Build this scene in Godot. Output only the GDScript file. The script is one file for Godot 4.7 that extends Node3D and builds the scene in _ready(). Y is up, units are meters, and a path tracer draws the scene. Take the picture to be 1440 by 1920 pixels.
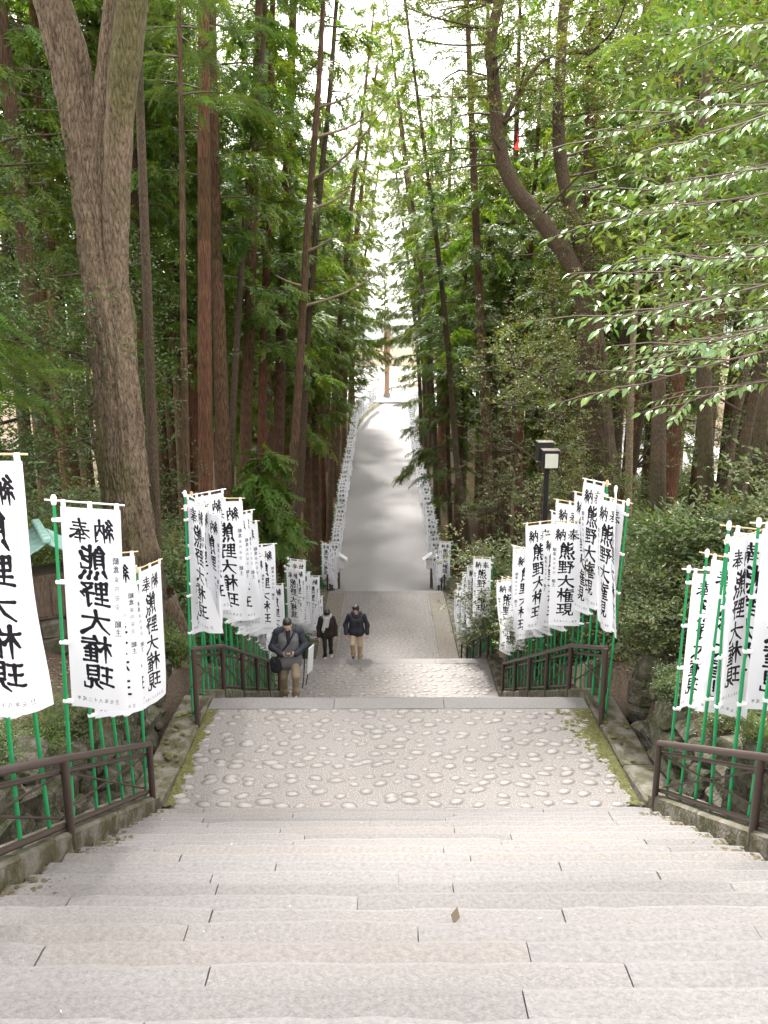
extends Node3D

# ------------------------------------------------------------------ mesh builder
class MB:
	var v := PackedVector3Array()
	var n := PackedVector3Array()
	var c := PackedColorArray()
	var uv := PackedVector2Array()
	var col := Color(1, 1, 1)
	func put(p: Vector3, q: Vector3, t := Vector2.ZERO) -> void:
		v.append(p); n.append(q); c.append(col); uv.append(t)
	func tri(a: Vector3, b: Vector3, d: Vector3, hint: Vector3) -> void:
		var m := (d - a).cross(b - a)
		if m.dot(hint) < 0.0:
			var t := b
			b = d
			d = t
			m = -m
		m = m.normalized()
		put(a, m); put(b, m); put(d, m)
	func quad(a: Vector3, b: Vector3, d: Vector3, e: Vector3, hint: Vector3) -> void:
		tri(a, b, d, hint)
		tri(a, d, e, hint)
	func tris(a: Vector3, b: Vector3, d: Vector3, na: Vector3, nb: Vector3, nd: Vector3) -> void:
		if (d - a).cross(b - a).dot(na + nb + nd) < 0.0:
			put(a, na); put(d, nd); put(b, nb)
		else:
			put(a, na); put(b, nb); put(d, nd)
	var mossy: FastNoiseLite = null
	func shade_of(p: Vector3) -> Color:     # moss and reddish patches grown on bark
		var g := clampf(mossy.get_noise_3d(p.x * 1.6, p.y * 0.7, p.z * 1.6) * 4.0 - 0.5, 0.0, 1.0)
		var h := clampf(mossy.get_noise_3d(p.x + 50.0, p.y * 0.5, p.z) * 3.0 - 0.5, 0.0, 1.0)
		return Color(1, 1, 1).lerp(Color(0.55, 0.68, 0.3), g * 0.85).lerp(Color(1.05, 0.85, 0.78), h * 0.4)
	func tube(pts: Array, rad: Array, sides := 8, caps := true, rough := 0.0, rng: RandomNumberGenerator = null, ridges: FastNoiseLite = null) -> void:
		var rings := []
		var norms := []
		var side := Vector3.ZERO
		for i in pts.size():
			var dir: Vector3 = (pts[mini(i + 1, pts.size() - 1)] - pts[maxi(i - 1, 0)]).normalized()
			if side == Vector3.ZERO:
				side = dir.cross(Vector3(0.31, 0.17, 0.93)).normalized()
			side = (side - dir * side.dot(dir)).normalized()
			var other := dir.cross(side)
			var ring := PackedVector3Array()
			var nor := PackedVector3Array()
			for k in sides:
				var a := TAU * k / sides
				var o := side * cos(a) + other * sin(a)
				var r: float = rad[i]
				if rng:
					r *= 1.0 + rough * rng.randf_range(-1, 1)
				if ridges:
					r += rough * (ridges.get_noise_3d(cos(a) * 14.0, pts[i].y * 2.2, sin(a) * 14.0) + 0.7 * ridges.get_noise_3d(cos(a) * 3.0, pts[i].y * 0.7 + 40.0, sin(a) * 3.0))
				ring.append(pts[i] + o * r)
				nor.append(o)
			rings.append(ring)
			norms.append(nor)
		if ridges:
			for i in rings.size():
				for k in sides:
					var up: Vector3 = rings[mini(i + 1, rings.size() - 1)][k] - rings[maxi(i - 1, 0)][k]
					var round_: Vector3 = rings[i][(k + 1) % sides] - rings[i][(k + sides - 1) % sides]
					var m := round_.cross(up).normalized()
					norms[i][k] = m if m.dot(norms[i][k]) > 0.0 else -m
		for i in rings.size() - 1:
			for k in sides:
				var l := (k + 1) % sides
				if mossy:
					col = shade_of(rings[i][k])
				tris(rings[i][k], rings[i][l], rings[i + 1][l], norms[i][k], norms[i][l], norms[i + 1][l])
				tris(rings[i][k], rings[i + 1][l], rings[i + 1][k], norms[i][k], norms[i + 1][l], norms[i + 1][k])
		if caps:
			for e in [0, pts.size() - 1]:
				var out: Vector3 = (pts[0] - pts[1]) if e == 0 else (pts[-1] - pts[-2])
				for k in sides:
					tri(pts[e], rings[e][k], rings[e][(k + 1) % sides], out)
	# box with bevelled edges; jit shakes its corners
	func cbox(xf: Transform3D, size: Vector3, bev := 0.01, jit := 0.0, rng: RandomNumberGenerator = null) -> void:
		var h := size / 2.0
		var q := {}
		for sx in [-1, 1]:
			for sy in [-1, 1]:
				for sz in [-1, 1]:
					var s := Vector3(sx, sy, sz)
					var shake := Vector3.ZERO
					if rng:
						shake = Vector3(rng.randf_range(-jit, jit), rng.randf_range(-jit, jit), rng.randf_range(-jit, jit))
					for ax in 3:
						var p := s * h
						for o in 3:
							if o != ax:
								p[o] -= s[o] * minf(bev, h[o] * 0.9)
						q[[sx, sy, sz, ax]] = xf * (p + shake)
		var mid := xf.origin
		for ax in 3:
			var u := (ax + 1) % 3
			var w := (ax + 2) % 3
			for s in [-1, 1]:
				var f := []
				for e in [[-1, -1], [1, -1], [1, 1], [-1, 1]]:
					var t := [0, 0, 0]
					t[ax] = s
					t[u] = e[0]
					t[w] = e[1]
					f.append(q[[t[0], t[1], t[2], ax]])
				quad(f[0], f[1], f[2], f[3], (f[0] + f[2]) / 2.0 - mid)
			for e in [[-1, -1], [1, -1], [1, 1], [-1, 1]]:
				var a := [0, 0, 0]
				a[u] = e[0]
				a[w] = e[1]
				var b := a.duplicate()
				a[ax] = -1
				b[ax] = 1
				var p0: Vector3 = q[[a[0], a[1], a[2], u]]
				var p1: Vector3 = q[[b[0], b[1], b[2], u]]
				var p2: Vector3 = q[[b[0], b[1], b[2], w]]
				var p3: Vector3 = q[[a[0], a[1], a[2], w]]
				quad(p0, p1, p2, p3, (p0 + p2) / 2.0 - mid)
		for sx in [-1, 1]:
			for sy in [-1, 1]:
				for sz in [-1, 1]:
					var p0: Vector3 = q[[sx, sy, sz, 0]]
					tri(p0, q[[sx, sy, sz, 1]], q[[sx, sy, sz, 2]], p0 - mid)
	func commit() -> ArrayMesh:
		var m := ArrayMesh.new()
		var a := []
		a.resize(Mesh.ARRAY_MAX)
		a[Mesh.ARRAY_VERTEX] = v
		a[Mesh.ARRAY_NORMAL] = n
		a[Mesh.ARRAY_COLOR] = c
		a[Mesh.ARRAY_TEX_UV] = uv
		m.add_surface_from_arrays(Mesh.PRIMITIVE_TRIANGLES, a)
		return m

var M := {}                     # materials
var taken := {}                 # names in use at the top level
var rng := RandomNumberGenerator.new()
var rough_noise := FastNoiseLite.new()
var rough_noise_3d := FastNoiseLite.new()
var EYE := 15.0

# ------------------------------------------------------------------ naming
func numbered(called: String) -> String:
	taken[called] = taken.get(called, -1) + 1
	return called if taken[called] == 0 else "%s_%03d" % [called, taken[called]]

func tag(o: Node, label: String, category: String, group := "") -> Node:
	o.set_meta("label", label)
	o.set_meta("category", category)
	if group:
		o.set_meta("group", group)
	return o

func thing(called: String, label: String, category: String, at: Vector3, turn := 0.0, group := "") -> Node3D:
	var o := Node3D.new()
	o.name = numbered(called)
	add_child(o)
	o.position = at
	o.rotation.y = turn
	tag(o, label, category, group)
	return o

func part(parent: Node, called: String, mesh: Mesh, mat: Material, at := Transform3D()) -> MeshInstance3D:
	var o := MeshInstance3D.new()
	o.name = numbered(called) if parent == self else called
	o.mesh = mesh
	o.material_override = mat
	o.transform = at
	parent.add_child(o, true)
	return o

func struct(called: String, mesh: Mesh, mat: Material) -> MeshInstance3D:
	var o := part(self, called, mesh, mat)
	o.set_meta("kind", "structure")
	return o

func copy(src: Node3D, label: String, at: Vector3, turn: float, size := 1.0) -> Node3D:
	var base: String = src.get_meta("base_name")
	var o := src.duplicate() as Node3D
	o.name = numbered(base)
	add_child(o)
	o.position = at
	o.rotation = Vector3(0, turn, 0)
	o.scale = Vector3.ONE * size
	o.set_meta("label", label)
	return o

func scatter(parent: Node, called: String, mesh: Mesh, mat: Material, xf: Array, cols: Array) -> MultiMeshInstance3D:
	var m := MultiMesh.new()
	m.transform_format = MultiMesh.TRANSFORM_3D
	m.use_colors = true
	m.mesh = mesh
	m.instance_count = xf.size()
	for i in xf.size():
		m.set_instance_transform(i, xf[i])
		m.set_instance_color(i, cols[i % cols.size()])
	var o := MultiMeshInstance3D.new()
	o.name = numbered(called) if parent == self else called
	o.multimesh = m
	o.material_override = mat
	o.set_meta("kind", "stuff")
	parent.add_child(o, true)
	return o

# ------------------------------------------------------------------ materials
func noise_tex(freq: float, stops: Array, cols: Array, octaves := 4, kind := FastNoiseLite.TYPE_SIMPLEX_SMOOTH, size := 512, sd := 1) -> NoiseTexture2D:
	var f := FastNoiseLite.new()
	f.noise_type = kind
	f.frequency = freq
	f.fractal_octaves = octaves
	f.fractal_gain = 0.6
	f.seed = sd
	var t := NoiseTexture2D.new()
	t.width = size
	t.height = size
	t.seamless = true
	t.noise = f
	if cols.size():
		var g := Gradient.new()
		g.offsets = PackedFloat32Array(stops)
		var p := PackedColorArray()
		for k in cols:
			p.append(Color(k[0], k[1], k[2]).linear_to_srgb())
		g.colors = p
		t.color_ramp = g
	return t

func mat(called: String, col: Color, rough := 0.8, tex: Texture2D = null, scale := Vector3.ONE, bump: Texture2D = null, bump_cm := 0.0, world := true) -> StandardMaterial3D:
	var m := StandardMaterial3D.new()
	m.resource_name = called
	m.albedo_color = col.linear_to_srgb()
	m.roughness = rough
	if tex:
		m.albedo_texture = tex
	if bump:
		m.heightmap_enabled = true
		m.heightmap_texture = bump
		m.heightmap_scale = bump_cm
	if tex or bump:
		m.uv1_triplanar = true
		m.uv1_world_triplanar = world
		m.uv1_scale = scale
	M[called] = m
	return m

func leaf_mat(called: String, col: Color, rough: float, back: float) -> StandardMaterial3D:
	var m := mat(called, col, rough)
	m.vertex_color_use_as_albedo = true
	m.backlight_enabled = true
	m.backlight = Color(back, back, back * 0.6)
	m.cull_mode = BaseMaterial3D.CULL_DISABLED
	return m

func materials() -> void:
	var white := Color(1, 1, 1)
	var grain := noise_tex(0.05, [], [], 5, FastNoiseLite.TYPE_SIMPLEX_SMOOTH, 512, 3)
	var stone := noise_tex(0.012, [0.0, 0.35, 0.6, 1.0], [[0.115, 0.107, 0.105], [0.152, 0.143, 0.141], [0.17, 0.16, 0.158], [0.21, 0.199, 0.197]], 6, FastNoiseLite.TYPE_SIMPLEX_SMOOTH, 1024, 7)
	mat("step_stone", white, 0.8, stone, Vector3.ONE * 1.9, grain, 0.7)
	mat("step_stone_pale", Color(1.12, 1.11, 1.1), 0.85, stone, Vector3.ONE * 2.3, grain, 0.9)
	mat("step_stone_dull", Color(0.9, 0.89, 0.89), 0.85, stone, Vector3.ONE * 2.1, grain, 0.7)
	mat("step_stone_warm", Color(1.03, 1.0, 0.97), 0.85, stone, Vector3.ONE * 1.8, grain, 0.7)
	mat("step_stone_grey", Color(0.95, 0.94, 0.95), 0.8, stone, Vector3.ONE * 1.6, grain, 0.6)
	var aggregate := noise_tex(0.11, [0.0, 0.3, 0.5, 0.7, 1.0], [[0.07, 0.062, 0.057], [0.14, 0.128, 0.121], [0.205, 0.19, 0.183], [0.275, 0.258, 0.25], [0.42, 0.4, 0.39]], 3, FastNoiseLite.TYPE_CELLULAR, 1024, 5)
	mat("aggregate", Color(1.0, 0.985, 0.98), 0.85, aggregate, Vector3.ONE * 0.55, aggregate, 1.2)
	mat("cobble", Color(1.5, 1.47, 1.44), 0.7, stone, Vector3.ONE * 2.1)
	mat("cobble_grey", Color(1.42, 1.4, 1.39), 0.7, stone, Vector3.ONE * 1.7)
	mat("cobble_warm", Color(1.48, 1.42, 1.36), 0.7, stone, Vector3.ONE * 2.6)
	for k in ["cobble", "cobble_grey", "cobble_warm"]:
		M[k].vertex_color_use_as_albedo = true
	mat("strip_concrete", Color(0.7, 0.66, 0.6), 0.85, noise_tex(0.02, [0.0, 0.5, 1.0], [[0.12, 0.108, 0.09], [0.24, 0.222, 0.205], [0.35, 0.33, 0.308]], 6, FastNoiseLite.TYPE_SIMPLEX_SMOOTH, 512, 11), Vector3.ONE * 0.8, grain, 0.8)
	mat("kerb_stone", white, 0.85, noise_tex(0.01, [0.0, 0.38, 0.5, 0.62, 1.0], [[0.035, 0.035, 0.01], [0.06, 0.055, 0.025], [0.095, 0.083, 0.06], [0.125, 0.112, 0.09], [0.18, 0.163, 0.138]], 6, FastNoiseLite.TYPE_SIMPLEX_SMOOTH, 512, 21), Vector3.ONE * 0.6, grain, 1.0)
	mat("mossy_rock", white, 0.9, noise_tex(0.014, [0.0, 0.36, 0.46, 0.56, 1.0], [[0.014, 0.022, 0.004], [0.035, 0.043, 0.009], [0.048, 0.041, 0.025], [0.08, 0.069, 0.053], [0.14, 0.125, 0.102]], 6, FastNoiseLite.TYPE_SIMPLEX_SMOOTH, 512, 31), Vector3.ONE * 0.8, grain, 2.5)
	var gravel := noise_tex(0.05, [0.0, 0.3, 0.5, 0.7, 1.0], [[0.05, 0.046, 0.045], [0.17, 0.16, 0.159], [0.28, 0.267, 0.266], [0.38, 0.364, 0.362], [0.62, 0.6, 0.595]], 6, FastNoiseLite.TYPE_SIMPLEX_SMOOTH, 1024, 9)
	mat("gravel", white, 0.9, gravel, Vector3.ONE * 0.3, gravel, 0.5)
	mat("soil", white, 0.95, noise_tex(0.03, [0.0, 0.35, 0.55, 0.75, 1.0], [[0.025, 0.017, 0.01], [0.06, 0.04, 0.025], [0.1, 0.068, 0.044], [0.16, 0.112, 0.08], [0.26, 0.2, 0.15]], 6, FastNoiseLite.TYPE_SIMPLEX_SMOOTH, 1024, 41), Vector3.ONE * 0.7, grain, 3.0).vertex_color_use_as_albedo = true
	var bark := noise_tex(0.03, [], [], 5, FastNoiseLite.TYPE_SIMPLEX_SMOOTH, 512, 51)
	var ced := noise_tex(0.02, [0.0, 0.3, 0.5, 0.7, 1.0], [[0.018, 0.01, 0.006], [0.05, 0.026, 0.013], [0.1, 0.054, 0.028], [0.15, 0.088, 0.05], [0.25, 0.18, 0.12]], 6, FastNoiseLite.TYPE_SIMPLEX_SMOOTH, 512, 61)
	mat("cedar_bark", white, 0.9, ced, Vector3(3.2, 0.22, 3.2), bark, 4.0, false)
	mat("cedar_bark_grey", Color(0.92, 0.88, 0.78), 0.9, ced, Vector3(2.6, 0.3, 2.6), bark, 4.0, false)
	mat("cedar_bark_red", Color(1.25, 0.95, 0.85), 0.9, ced, Vector3(3.6, 0.2, 3.6), bark, 4.0, false)
	for k in ["cedar_bark", "cedar_bark_grey", "cedar_bark_red"]:
		M[k].vertex_color_use_as_albedo = true
	var cell := FastNoiseLite.new()
	cell.noise_type = FastNoiseLite.TYPE_CELLULAR
	cell.cellular_return_type = FastNoiseLite.RETURN_DISTANCE2_SUB
	cell.frequency = 0.02
	cell.fractal_octaves = 3
	cell.fractal_gain = 0.55
	cell.domain_warp_enabled = true
	cell.domain_warp_amplitude = 22.0
	cell.domain_warp_frequency = 0.02
	cell.seed = 71
	var plates := NoiseTexture2D.new()
	plates.width = 1024
	plates.height = 1024
	plates.seamless = true
	plates.noise = cell
	var ramp := Gradient.new()
	ramp.offsets = PackedFloat32Array([0.0, 0.1, 0.2, 0.35, 0.6, 1.0])
	ramp.colors = PackedColorArray([Color(0.012, 0.009, 0.007).linear_to_srgb(), Color(0.05, 0.036, 0.024).linear_to_srgb(), Color(0.125, 0.092, 0.06).linear_to_srgb(), Color(0.165, 0.125, 0.085).linear_to_srgb(), Color(0.21, 0.165, 0.118).linear_to_srgb(), Color(0.3, 0.25, 0.19).linear_to_srgb()])
	plates.color_ramp = ramp
	var plate_relief := NoiseTexture2D.new()
	plate_relief.width = 1024
	plate_relief.height = 1024
	plate_relief.seamless = true
	plate_relief.noise = cell
	mat("plate_bark", Color(1.1, 1.05, 1.0), 0.9, plates, Vector3(1.0, 0.22, 1.0), plate_relief, 9.0, false)
	mat("dark_bark", Color(0.5, 0.45, 0.38), 0.9, plates, Vector3(1.5, 0.4, 1.5), plate_relief, 3.0, false)
	mat("pale_bark", Color(1.5, 1.52, 1.45), 0.9, plates, Vector3(1.4, 0.5, 1.4), plate_relief, 2.0, false)
	for k in ["plate_bark", "dark_bark", "pale_bark"]:
		M[k].vertex_color_use_as_albedo = true
	mat("twig", Color(0.1, 0.075, 0.055), 0.9)
	mat("rail_paint", Color(0.055, 0.036, 0.03), 0.45, noise_tex(0.05, [0.0, 0.6, 1.0], [[0.7, 0.7, 0.7], [1, 1, 1], [1.0, 0.9, 0.8]], 4, FastNoiseLite.TYPE_SIMPLEX_SMOOTH, 256, 81), Vector3.ONE * 1.5)
	mat("green_pole", Color(0.016, 0.26, 0.09), 0.35)
	mat("tie_white", Color(0.78, 0.78, 0.8), 0.6)
	mat("cap_wood", Color(0.62, 0.45, 0.25), 0.7)
	mat("lamp_metal", Color(0.012, 0.012, 0.013), 0.4)
	mat("lamp_glass", Color(0.55, 0.55, 0.48), 0.3)
	mat("white_paint", Color(0.8, 0.8, 0.79), 0.5)
	mat("copper_green", white, 0.6, noise_tex(0.02, [0.0, 0.5, 1.0], [[0.16, 0.3, 0.27], [0.27, 0.45, 0.41], [0.42, 0.58, 0.54]], 4, FastNoiseLite.TYPE_SIMPLEX_SMOOTH, 256, 91), Vector3(1.5, 1.5, 1.5))
	mat("old_wood", white, 0.85, noise_tex(0.03, [0.0, 0.5, 1.0], [[0.05, 0.035, 0.025], [0.12, 0.085, 0.06], [0.2, 0.15, 0.11]], 4, FastNoiseLite.TYPE_SIMPLEX_SMOOTH, 256, 92), Vector3(4, 0.6, 4))
	mat("torii_wood", Color(0.33, 0.2, 0.13), 0.75)
	mat("torii_top", Color(0.42, 0.4, 0.38), 0.6)
	mat("red_cloth", Color(0.75, 0.03, 0.02), 0.7)
	mat("orange_paint", Color(0.75, 0.2, 0.03), 0.6)
	mat("cable_black", Color(0.015, 0.015, 0.017), 0.4)
	leaf_mat("cedar_leaf", Color(1.4, 1.34, 1.12), 0.5, 1.0)
	leaf_mat("broad_leaf", Color(1.3, 1.3, 1.2), 0.42, 0.8)
	leaf_mat("near_leaf", Color(1, 1, 1), 0.3, 0.6)
	leaf_mat("dead_leaf", Color(1, 1, 1), 0.7, 0.1)
	leaf_mat("moss", Color(1, 1, 1), 0.95, 0.1)
	for k in [["skin", Color(0.55, 0.34, 0.25), 0.5], ["hair", Color(0.012, 0.01, 0.01), 0.45], ["navy", Color(0.012, 0.014, 0.024), 0.7], ["jacket_grey", Color(0.12, 0.12, 0.125), 0.7], ["khaki", Color(0.23, 0.18, 0.12), 0.85], ["beige", Color(0.43, 0.32, 0.21), 0.85], ["dark_brown", Color(0.018, 0.011, 0.01), 0.9], ["black_cloth", Color(0.009, 0.009, 0.011), 0.85], ["scarf_grey", Color(0.4, 0.4, 0.4), 0.95], ["shoe", Color(0.016, 0.016, 0.018), 0.5], ["shoe_pale", Color(0.4, 0.4, 0.42), 0.6], ["lip", Color(0.3, 0.12, 0.1), 0.5]]:
		mat(k[0], k[1], k[2])

# ------------------------------------------------------------------ the lie of the land; d is the distance ahead of the viewer (-z)
func drop(d: float) -> float:              # fall of the walking line below the eye
	var k := [[-30.0, 1.62], [0.6, 1.62], [8.565, 5.44], [11.3, 5.44], [19.37, 9.31], [21.8, 9.31], [28.62, 12.59], [37.6, 12.59], [42.25, 14.825], [44.0, 14.825], [106.0, 10.4], [400.0, 10.4]]
	for i in k.size() - 1:
		if d <= k[i + 1][0]:
			return lerpf(k[i][1], k[i + 1][1], clampf((d - k[i][0]) / (k[i + 1][0] - k[i][0]), 0, 1))
	return 10.4

func bend(d: float) -> float:              # sideways bend of the far path
	return 0.0 if d < 84.0 else (0.0065 * (d - 84.0) * (d - 84.0) if d < 110.0 else 4.4 + 0.33 * (d - 110.0))

func ground(x: float, d: float) -> float:
	var a := x - bend(d)
	var s := absf(a)
	var mean := 0.0
	for k in [-2.4, -1.2, 0.0, 1.2, 2.4]:
		mean += drop(d + k) / 5.0
	if d < 8.0:
		mean = minf(mean, drop(d))
	var hilly := 1.0 - smoothstep(33.0, 46.0, d)
	var low := -drop(d) - (0.45 if d < 43.0 else 0.07)
	var up := lerpf(0.1, 0.62, hilly)
	var high := -mean + up + hilly * 0.42 * clampf(s - 3.6, 0.0, 3.2) + rough_noise.get_noise_2d(x * 2.0, d * 2.0) * 0.5 * smoothstep(3.3, 6.0, s)
	high += hilly * 0.06 * maxf(s - 6.8, 0.0)
	return EYE + lerpf(low, high, smoothstep(3.25, 3.5, s))

func lands() -> void:
	var xs := []
	var x := -110.0
	while x < 110.0:
		xs.append(x)
		var s := absf(x)
		x += 6.0 if s > 40.0 else (2.0 if s > 12.0 else (0.6 if s > 4.5 else 0.18))
	var ds := []
	var d := -12.0
	while d < 330.0:
		ds.append(d)
		d += 0.5 if d < 48.0 else (2.0 if d < 130.0 else 12.0)
	var b := MB.new()
	var pts := []
	var cols := []
	var grid := FastNoiseLite.new()
	grid.frequency = 0.09
	grid.seed = 4
	for i in ds.size():
		var row := PackedVector3Array()
		var crow := PackedColorArray()
		for j in xs.size():
			row.append(Vector3(xs[j] + bend(ds[i]), ground(xs[j] + bend(ds[i]), ds[i]), -ds[i]))
			var g: float = grid.get_noise_2d(xs[j] * 1.3, ds[i]) + (0.22 if ds[i] > 34.0 else -0.12)
			crow.append(Color(1, 1, 1).lerp(Color(1.25, 1.7, 0.35), clampf(g * 3.0, 0.0, 1.0)))
		pts.append(row)
		cols.append(crow)
	var nor := []
	for i in ds.size():
		var row := PackedVector3Array()
		for j in xs.size():
			var dx: Vector3 = pts[i][mini(j + 1, xs.size() - 1)] - pts[i][maxi(j - 1, 0)]
			var dz: Vector3 = pts[mini(i + 1, ds.size() - 1)][j] - pts[maxi(i - 1, 0)][j]
			row.append(dx.cross(dz).normalized())
		nor.append(row)
	for i in ds.size() - 1:
		for j in xs.size() - 1:
			for t in [[0, 0, 0, 1, 1, 1], [0, 0, 1, 1, 1, 0]]:
				for k in ([0, 2, 4] if true else []):
					b.col = cols[i + t[k]][j + t[k + 1]]
					b.put(pts[i + t[k]][j + t[k + 1]], nor[i + t[k]][j + t[k + 1]] * signf(nor[i][j].y))
	# make every triangle face up
	for k in range(0, b.v.size(), 3):
		if (b.v[k + 2] - b.v[k]).cross(b.v[k + 1] - b.v[k]).y < 0.0:
			var p := b.v[k + 1]; b.v[k + 1] = b.v[k + 2]; b.v[k + 2] = p
			var q := b.n[k + 1]; b.n[k + 1] = b.n[k + 2]; b.n[k + 2] = q
			var r := b.c[k + 1]; b.c[k + 1] = b.c[k + 2]; b.c[k + 2] = r
	struct("forest_ground", b.commit(), M.soil)
	# gravel path and the bright yard it opens into
	var p := MB.new()
	var at := 42.2
	while at < 106.0:
		var e := minf(at + 1.2, 106.0)
		var l := Vector3(-3.0 + bend(at), EYE - drop(at), -at)
		var r := Vector3(3.0 + bend(at), EYE - drop(at), -at)
		var l2 := Vector3(-3.0 + bend(e), EYE - drop(e), -e)
		var r2 := Vector3(3.0 + bend(e), EYE - drop(e), -e)
		p.quad(l, r, r2, l2, Vector3.UP)
		at = e
	struct("gravel_path", p.commit(), M.gravel)
	var yard := MB.new()
	var outline := [[-12, 112], [-3, 106], [12, 106], [30, 112], [46, 140], [30, 190], [-10, 190], [-22, 150]]
	for i in outline.size():
		var o = outline[i]
		var q = outline[(i + 1) % outline.size()]
		var y := EYE - 10.4 + 0.18
		yard.tri(Vector3(8, y, -145), Vector3(o[0], y, -o[1]), Vector3(q[0], y, -q[1]), Vector3.UP)
		yard.quad(Vector3(o[0], y, -o[1]), Vector3(q[0], y, -q[1]), Vector3(q[0], y - 0.6, -q[1]), Vector3(o[0], y - 0.6, -o[1]), Vector3(o[0] - 8, 0, -o[1] + 145))
	struct("shrine_yard", yard.commit(), M.gravel)
	var side := MB.new()
	for i in 5:
		var d0 := 66.0 + i * 5.0
		for k in [[19.0, 32.0]]:
			var a := Vector3(k[0], ground(k[0], d0) + 0.35, -d0)
			var c := Vector3(k[1], ground(k[0], d0) + 0.35, -d0)
			var e := Vector3(k[1], ground(k[0], d0 + 5.0) + 0.35, -d0 - 5.0)
			var f := Vector3(k[0], ground(k[0], d0 + 5.0) + 0.35, -d0 - 5.0)
			side.quad(a, c, e, f, Vector3.UP)
	struct("side_yard", side.commit(), M.gravel)

# ------------------------------------------------------------------ stairs
func step_block(x0: float, x1: float, y: float, d0: float, depth: float, high: float, r: RandomNumberGenerator) -> ArrayMesh:
	# a long stone: worn front edge (away from the viewer the tread ends at the nosing), uneven along its length
	var b := MB.new()
	var seg := maxi(2, int((x1 - x0) / 0.16))
	var prof := [Vector2(-0.02, -high), Vector2(-0.02, 0.0), Vector2(depth * 0.5, 0.003), Vector2(depth - 0.045, 0.0), Vector2(depth - 0.015, -0.012), Vector2(depth, -0.045), Vector2(depth - 0.004, -high)]
	var rings := []
	var tone := r.randf_range(-0.004, 0.004)
	for i in seg + 1:
		var x := lerpf(x0, x1, float(i) / seg)
		var near_end := 1.0 if (i == 0 or i == seg) else 0.0
		var wob := rough_noise.get_noise_2d(x * 60.0, d0 * 37.0) * 0.02
		var sag := rough_noise.get_noise_2d(x * 25.0 + 99.0, d0 * 31.0) * 0.008 + tone
		var ring := []
		for k in prof.size():
			var q: Vector2 = prof[k]
			var dd := d0 + q.x + (wob if k >= 3 else 0.0) - (0.006 * near_end if k >= 3 else 0.0)
			var yy := y + q.y + (sag if (k >= 1 and k <= 5) else 0.0) - (0.006 * near_end if (k >= 1 and k <= 5) else 0.0)
			ring.append(Vector3(x, yy, -dd))
		rings.append(ring)
	for i in seg:
		for k in prof.size() - 1:
			var hint := Vector3.UP if k in [1, 2, 3, 4] else (Vector3.FORWARD if k == 5 else Vector3.BACK)
			if k == 4:
				hint = Vector3(0, 0.5, -1)
			b.quad(rings[i][k], rings[i + 1][k], rings[i + 1][k + 1], rings[i][k + 1], hint)
	for e in [0, seg]:
		var hint := Vector3.LEFT if e == 0 else Vector3.RIGHT
		for k in range(1, prof.size() - 1):
			b.tri(rings[e][0], rings[e][k], rings[e][k + 1], hint)
	return b.commit()

func flight(foot: float, foot_drop: float, risers: int, sd: int) -> void:
	# counted up from the level at its foot; the top riser meets the edge stone of the landing above
	var r := RandomNumberGenerator.new()
	r.seed = sd
	var root := Node3D.new()
	root.name = numbered("stone_stairs")
	root.set_meta("kind", "structure")
	add_child(root)
	for k in range(1, risers):
		var y := EYE - foot_drop + 0.149 * k
		var d := foot - 0.31 * (k + 1)
		var cuts := [-2.74]
		var x := -2.74 + r.randf_range(0.5, 1.9)
		while x < 2.2:
			cuts.append(x)
			x += r.randf_range(1.2, 2.6)
		cuts.append(2.74)
		var mats := [M.step_stone, M.step_stone_dull, M.step_stone_grey, M.step_stone_warm, M.step_stone_pale]
		for c in cuts.size() - 1:
			part(root, "step_stone", step_block(cuts[c] + 0.0035, cuts[c + 1] - 0.0035, y + r.randf_range(-0.005, 0.005), d - 0.03, 0.34 + r.randf_range(-0.01, 0.01), 0.2, r), mats[r.randi() % 5])

func cobble_mesh(r: RandomNumberGenerator) -> ArrayMesh:
	var b := MB.new()
	var w := r.randf_range(0.075, 0.115)
	var l := r.randf_range(0.05, 0.075)
	var h := r.randf_range(0.006, 0.011)
	var rings := []
	var norms := []
	var lump := []
	for k in 10:
		lump.append(r.randf_range(0.86, 1.12))
	for t in [[1.0, -0.02], [0.96, 0.35], [0.75, 0.8], [0.4, 0.96]]:
		var ring := []
		var nn := []
		for k in 10:
			var a := TAU * k / 10.0
			ring.append(Vector3(cos(a) * w * t[0] * lump[k], h * t[1], sin(a) * l * t[0] * lump[k]))
			nn.append(Vector3(cos(a) * t[0], 1.4 * (1.15 - t[0]) + 0.25, sin(a) * t[0]).normalized())
		rings.append(ring)
		norms.append(nn)
	for i in 3:
		for k in 10:
			var q := (k + 1) % 10
			b.tris(rings[i][k], rings[i][q], rings[i + 1][q], norms[i][k], norms[i][q], norms[i + 1][q])
			b.tris(rings[i][k], rings[i + 1][q], rings[i + 1][k], norms[i][k], norms[i + 1][q], norms[i + 1][k])
	# the dirt-filled joint round the stone
	b.col = Color(0.62, 0.59, 0.54)
	for k in 10:
		var q := (k + 1) % 10
		var grow: float = 1.0 + 0.1 * lump[k]
		var grow2: float = 1.0 + 0.1 * lump[q]
		var a0: Vector3 = rings[0][k]
		var a1: Vector3 = rings[0][q]
		b.quad(Vector3(a0.x * 0.97, 0.006, a0.z * 0.97), Vector3(a1.x * 0.97, 0.006, a1.z * 0.97), Vector3(a1.x * grow2, 0.0045, a1.z * grow2), Vector3(a0.x * grow, 0.0045, a0.z * grow), Vector3.UP)
	b.col = Color(1, 1, 1)
	for k in 10:
		b.tris(Vector3(0, h, 0), rings[3][k], rings[3][(k + 1) % 10], Vector3.UP, norms[3][k], norms[3][(k + 1) % 10])
	return b.commit()

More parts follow.
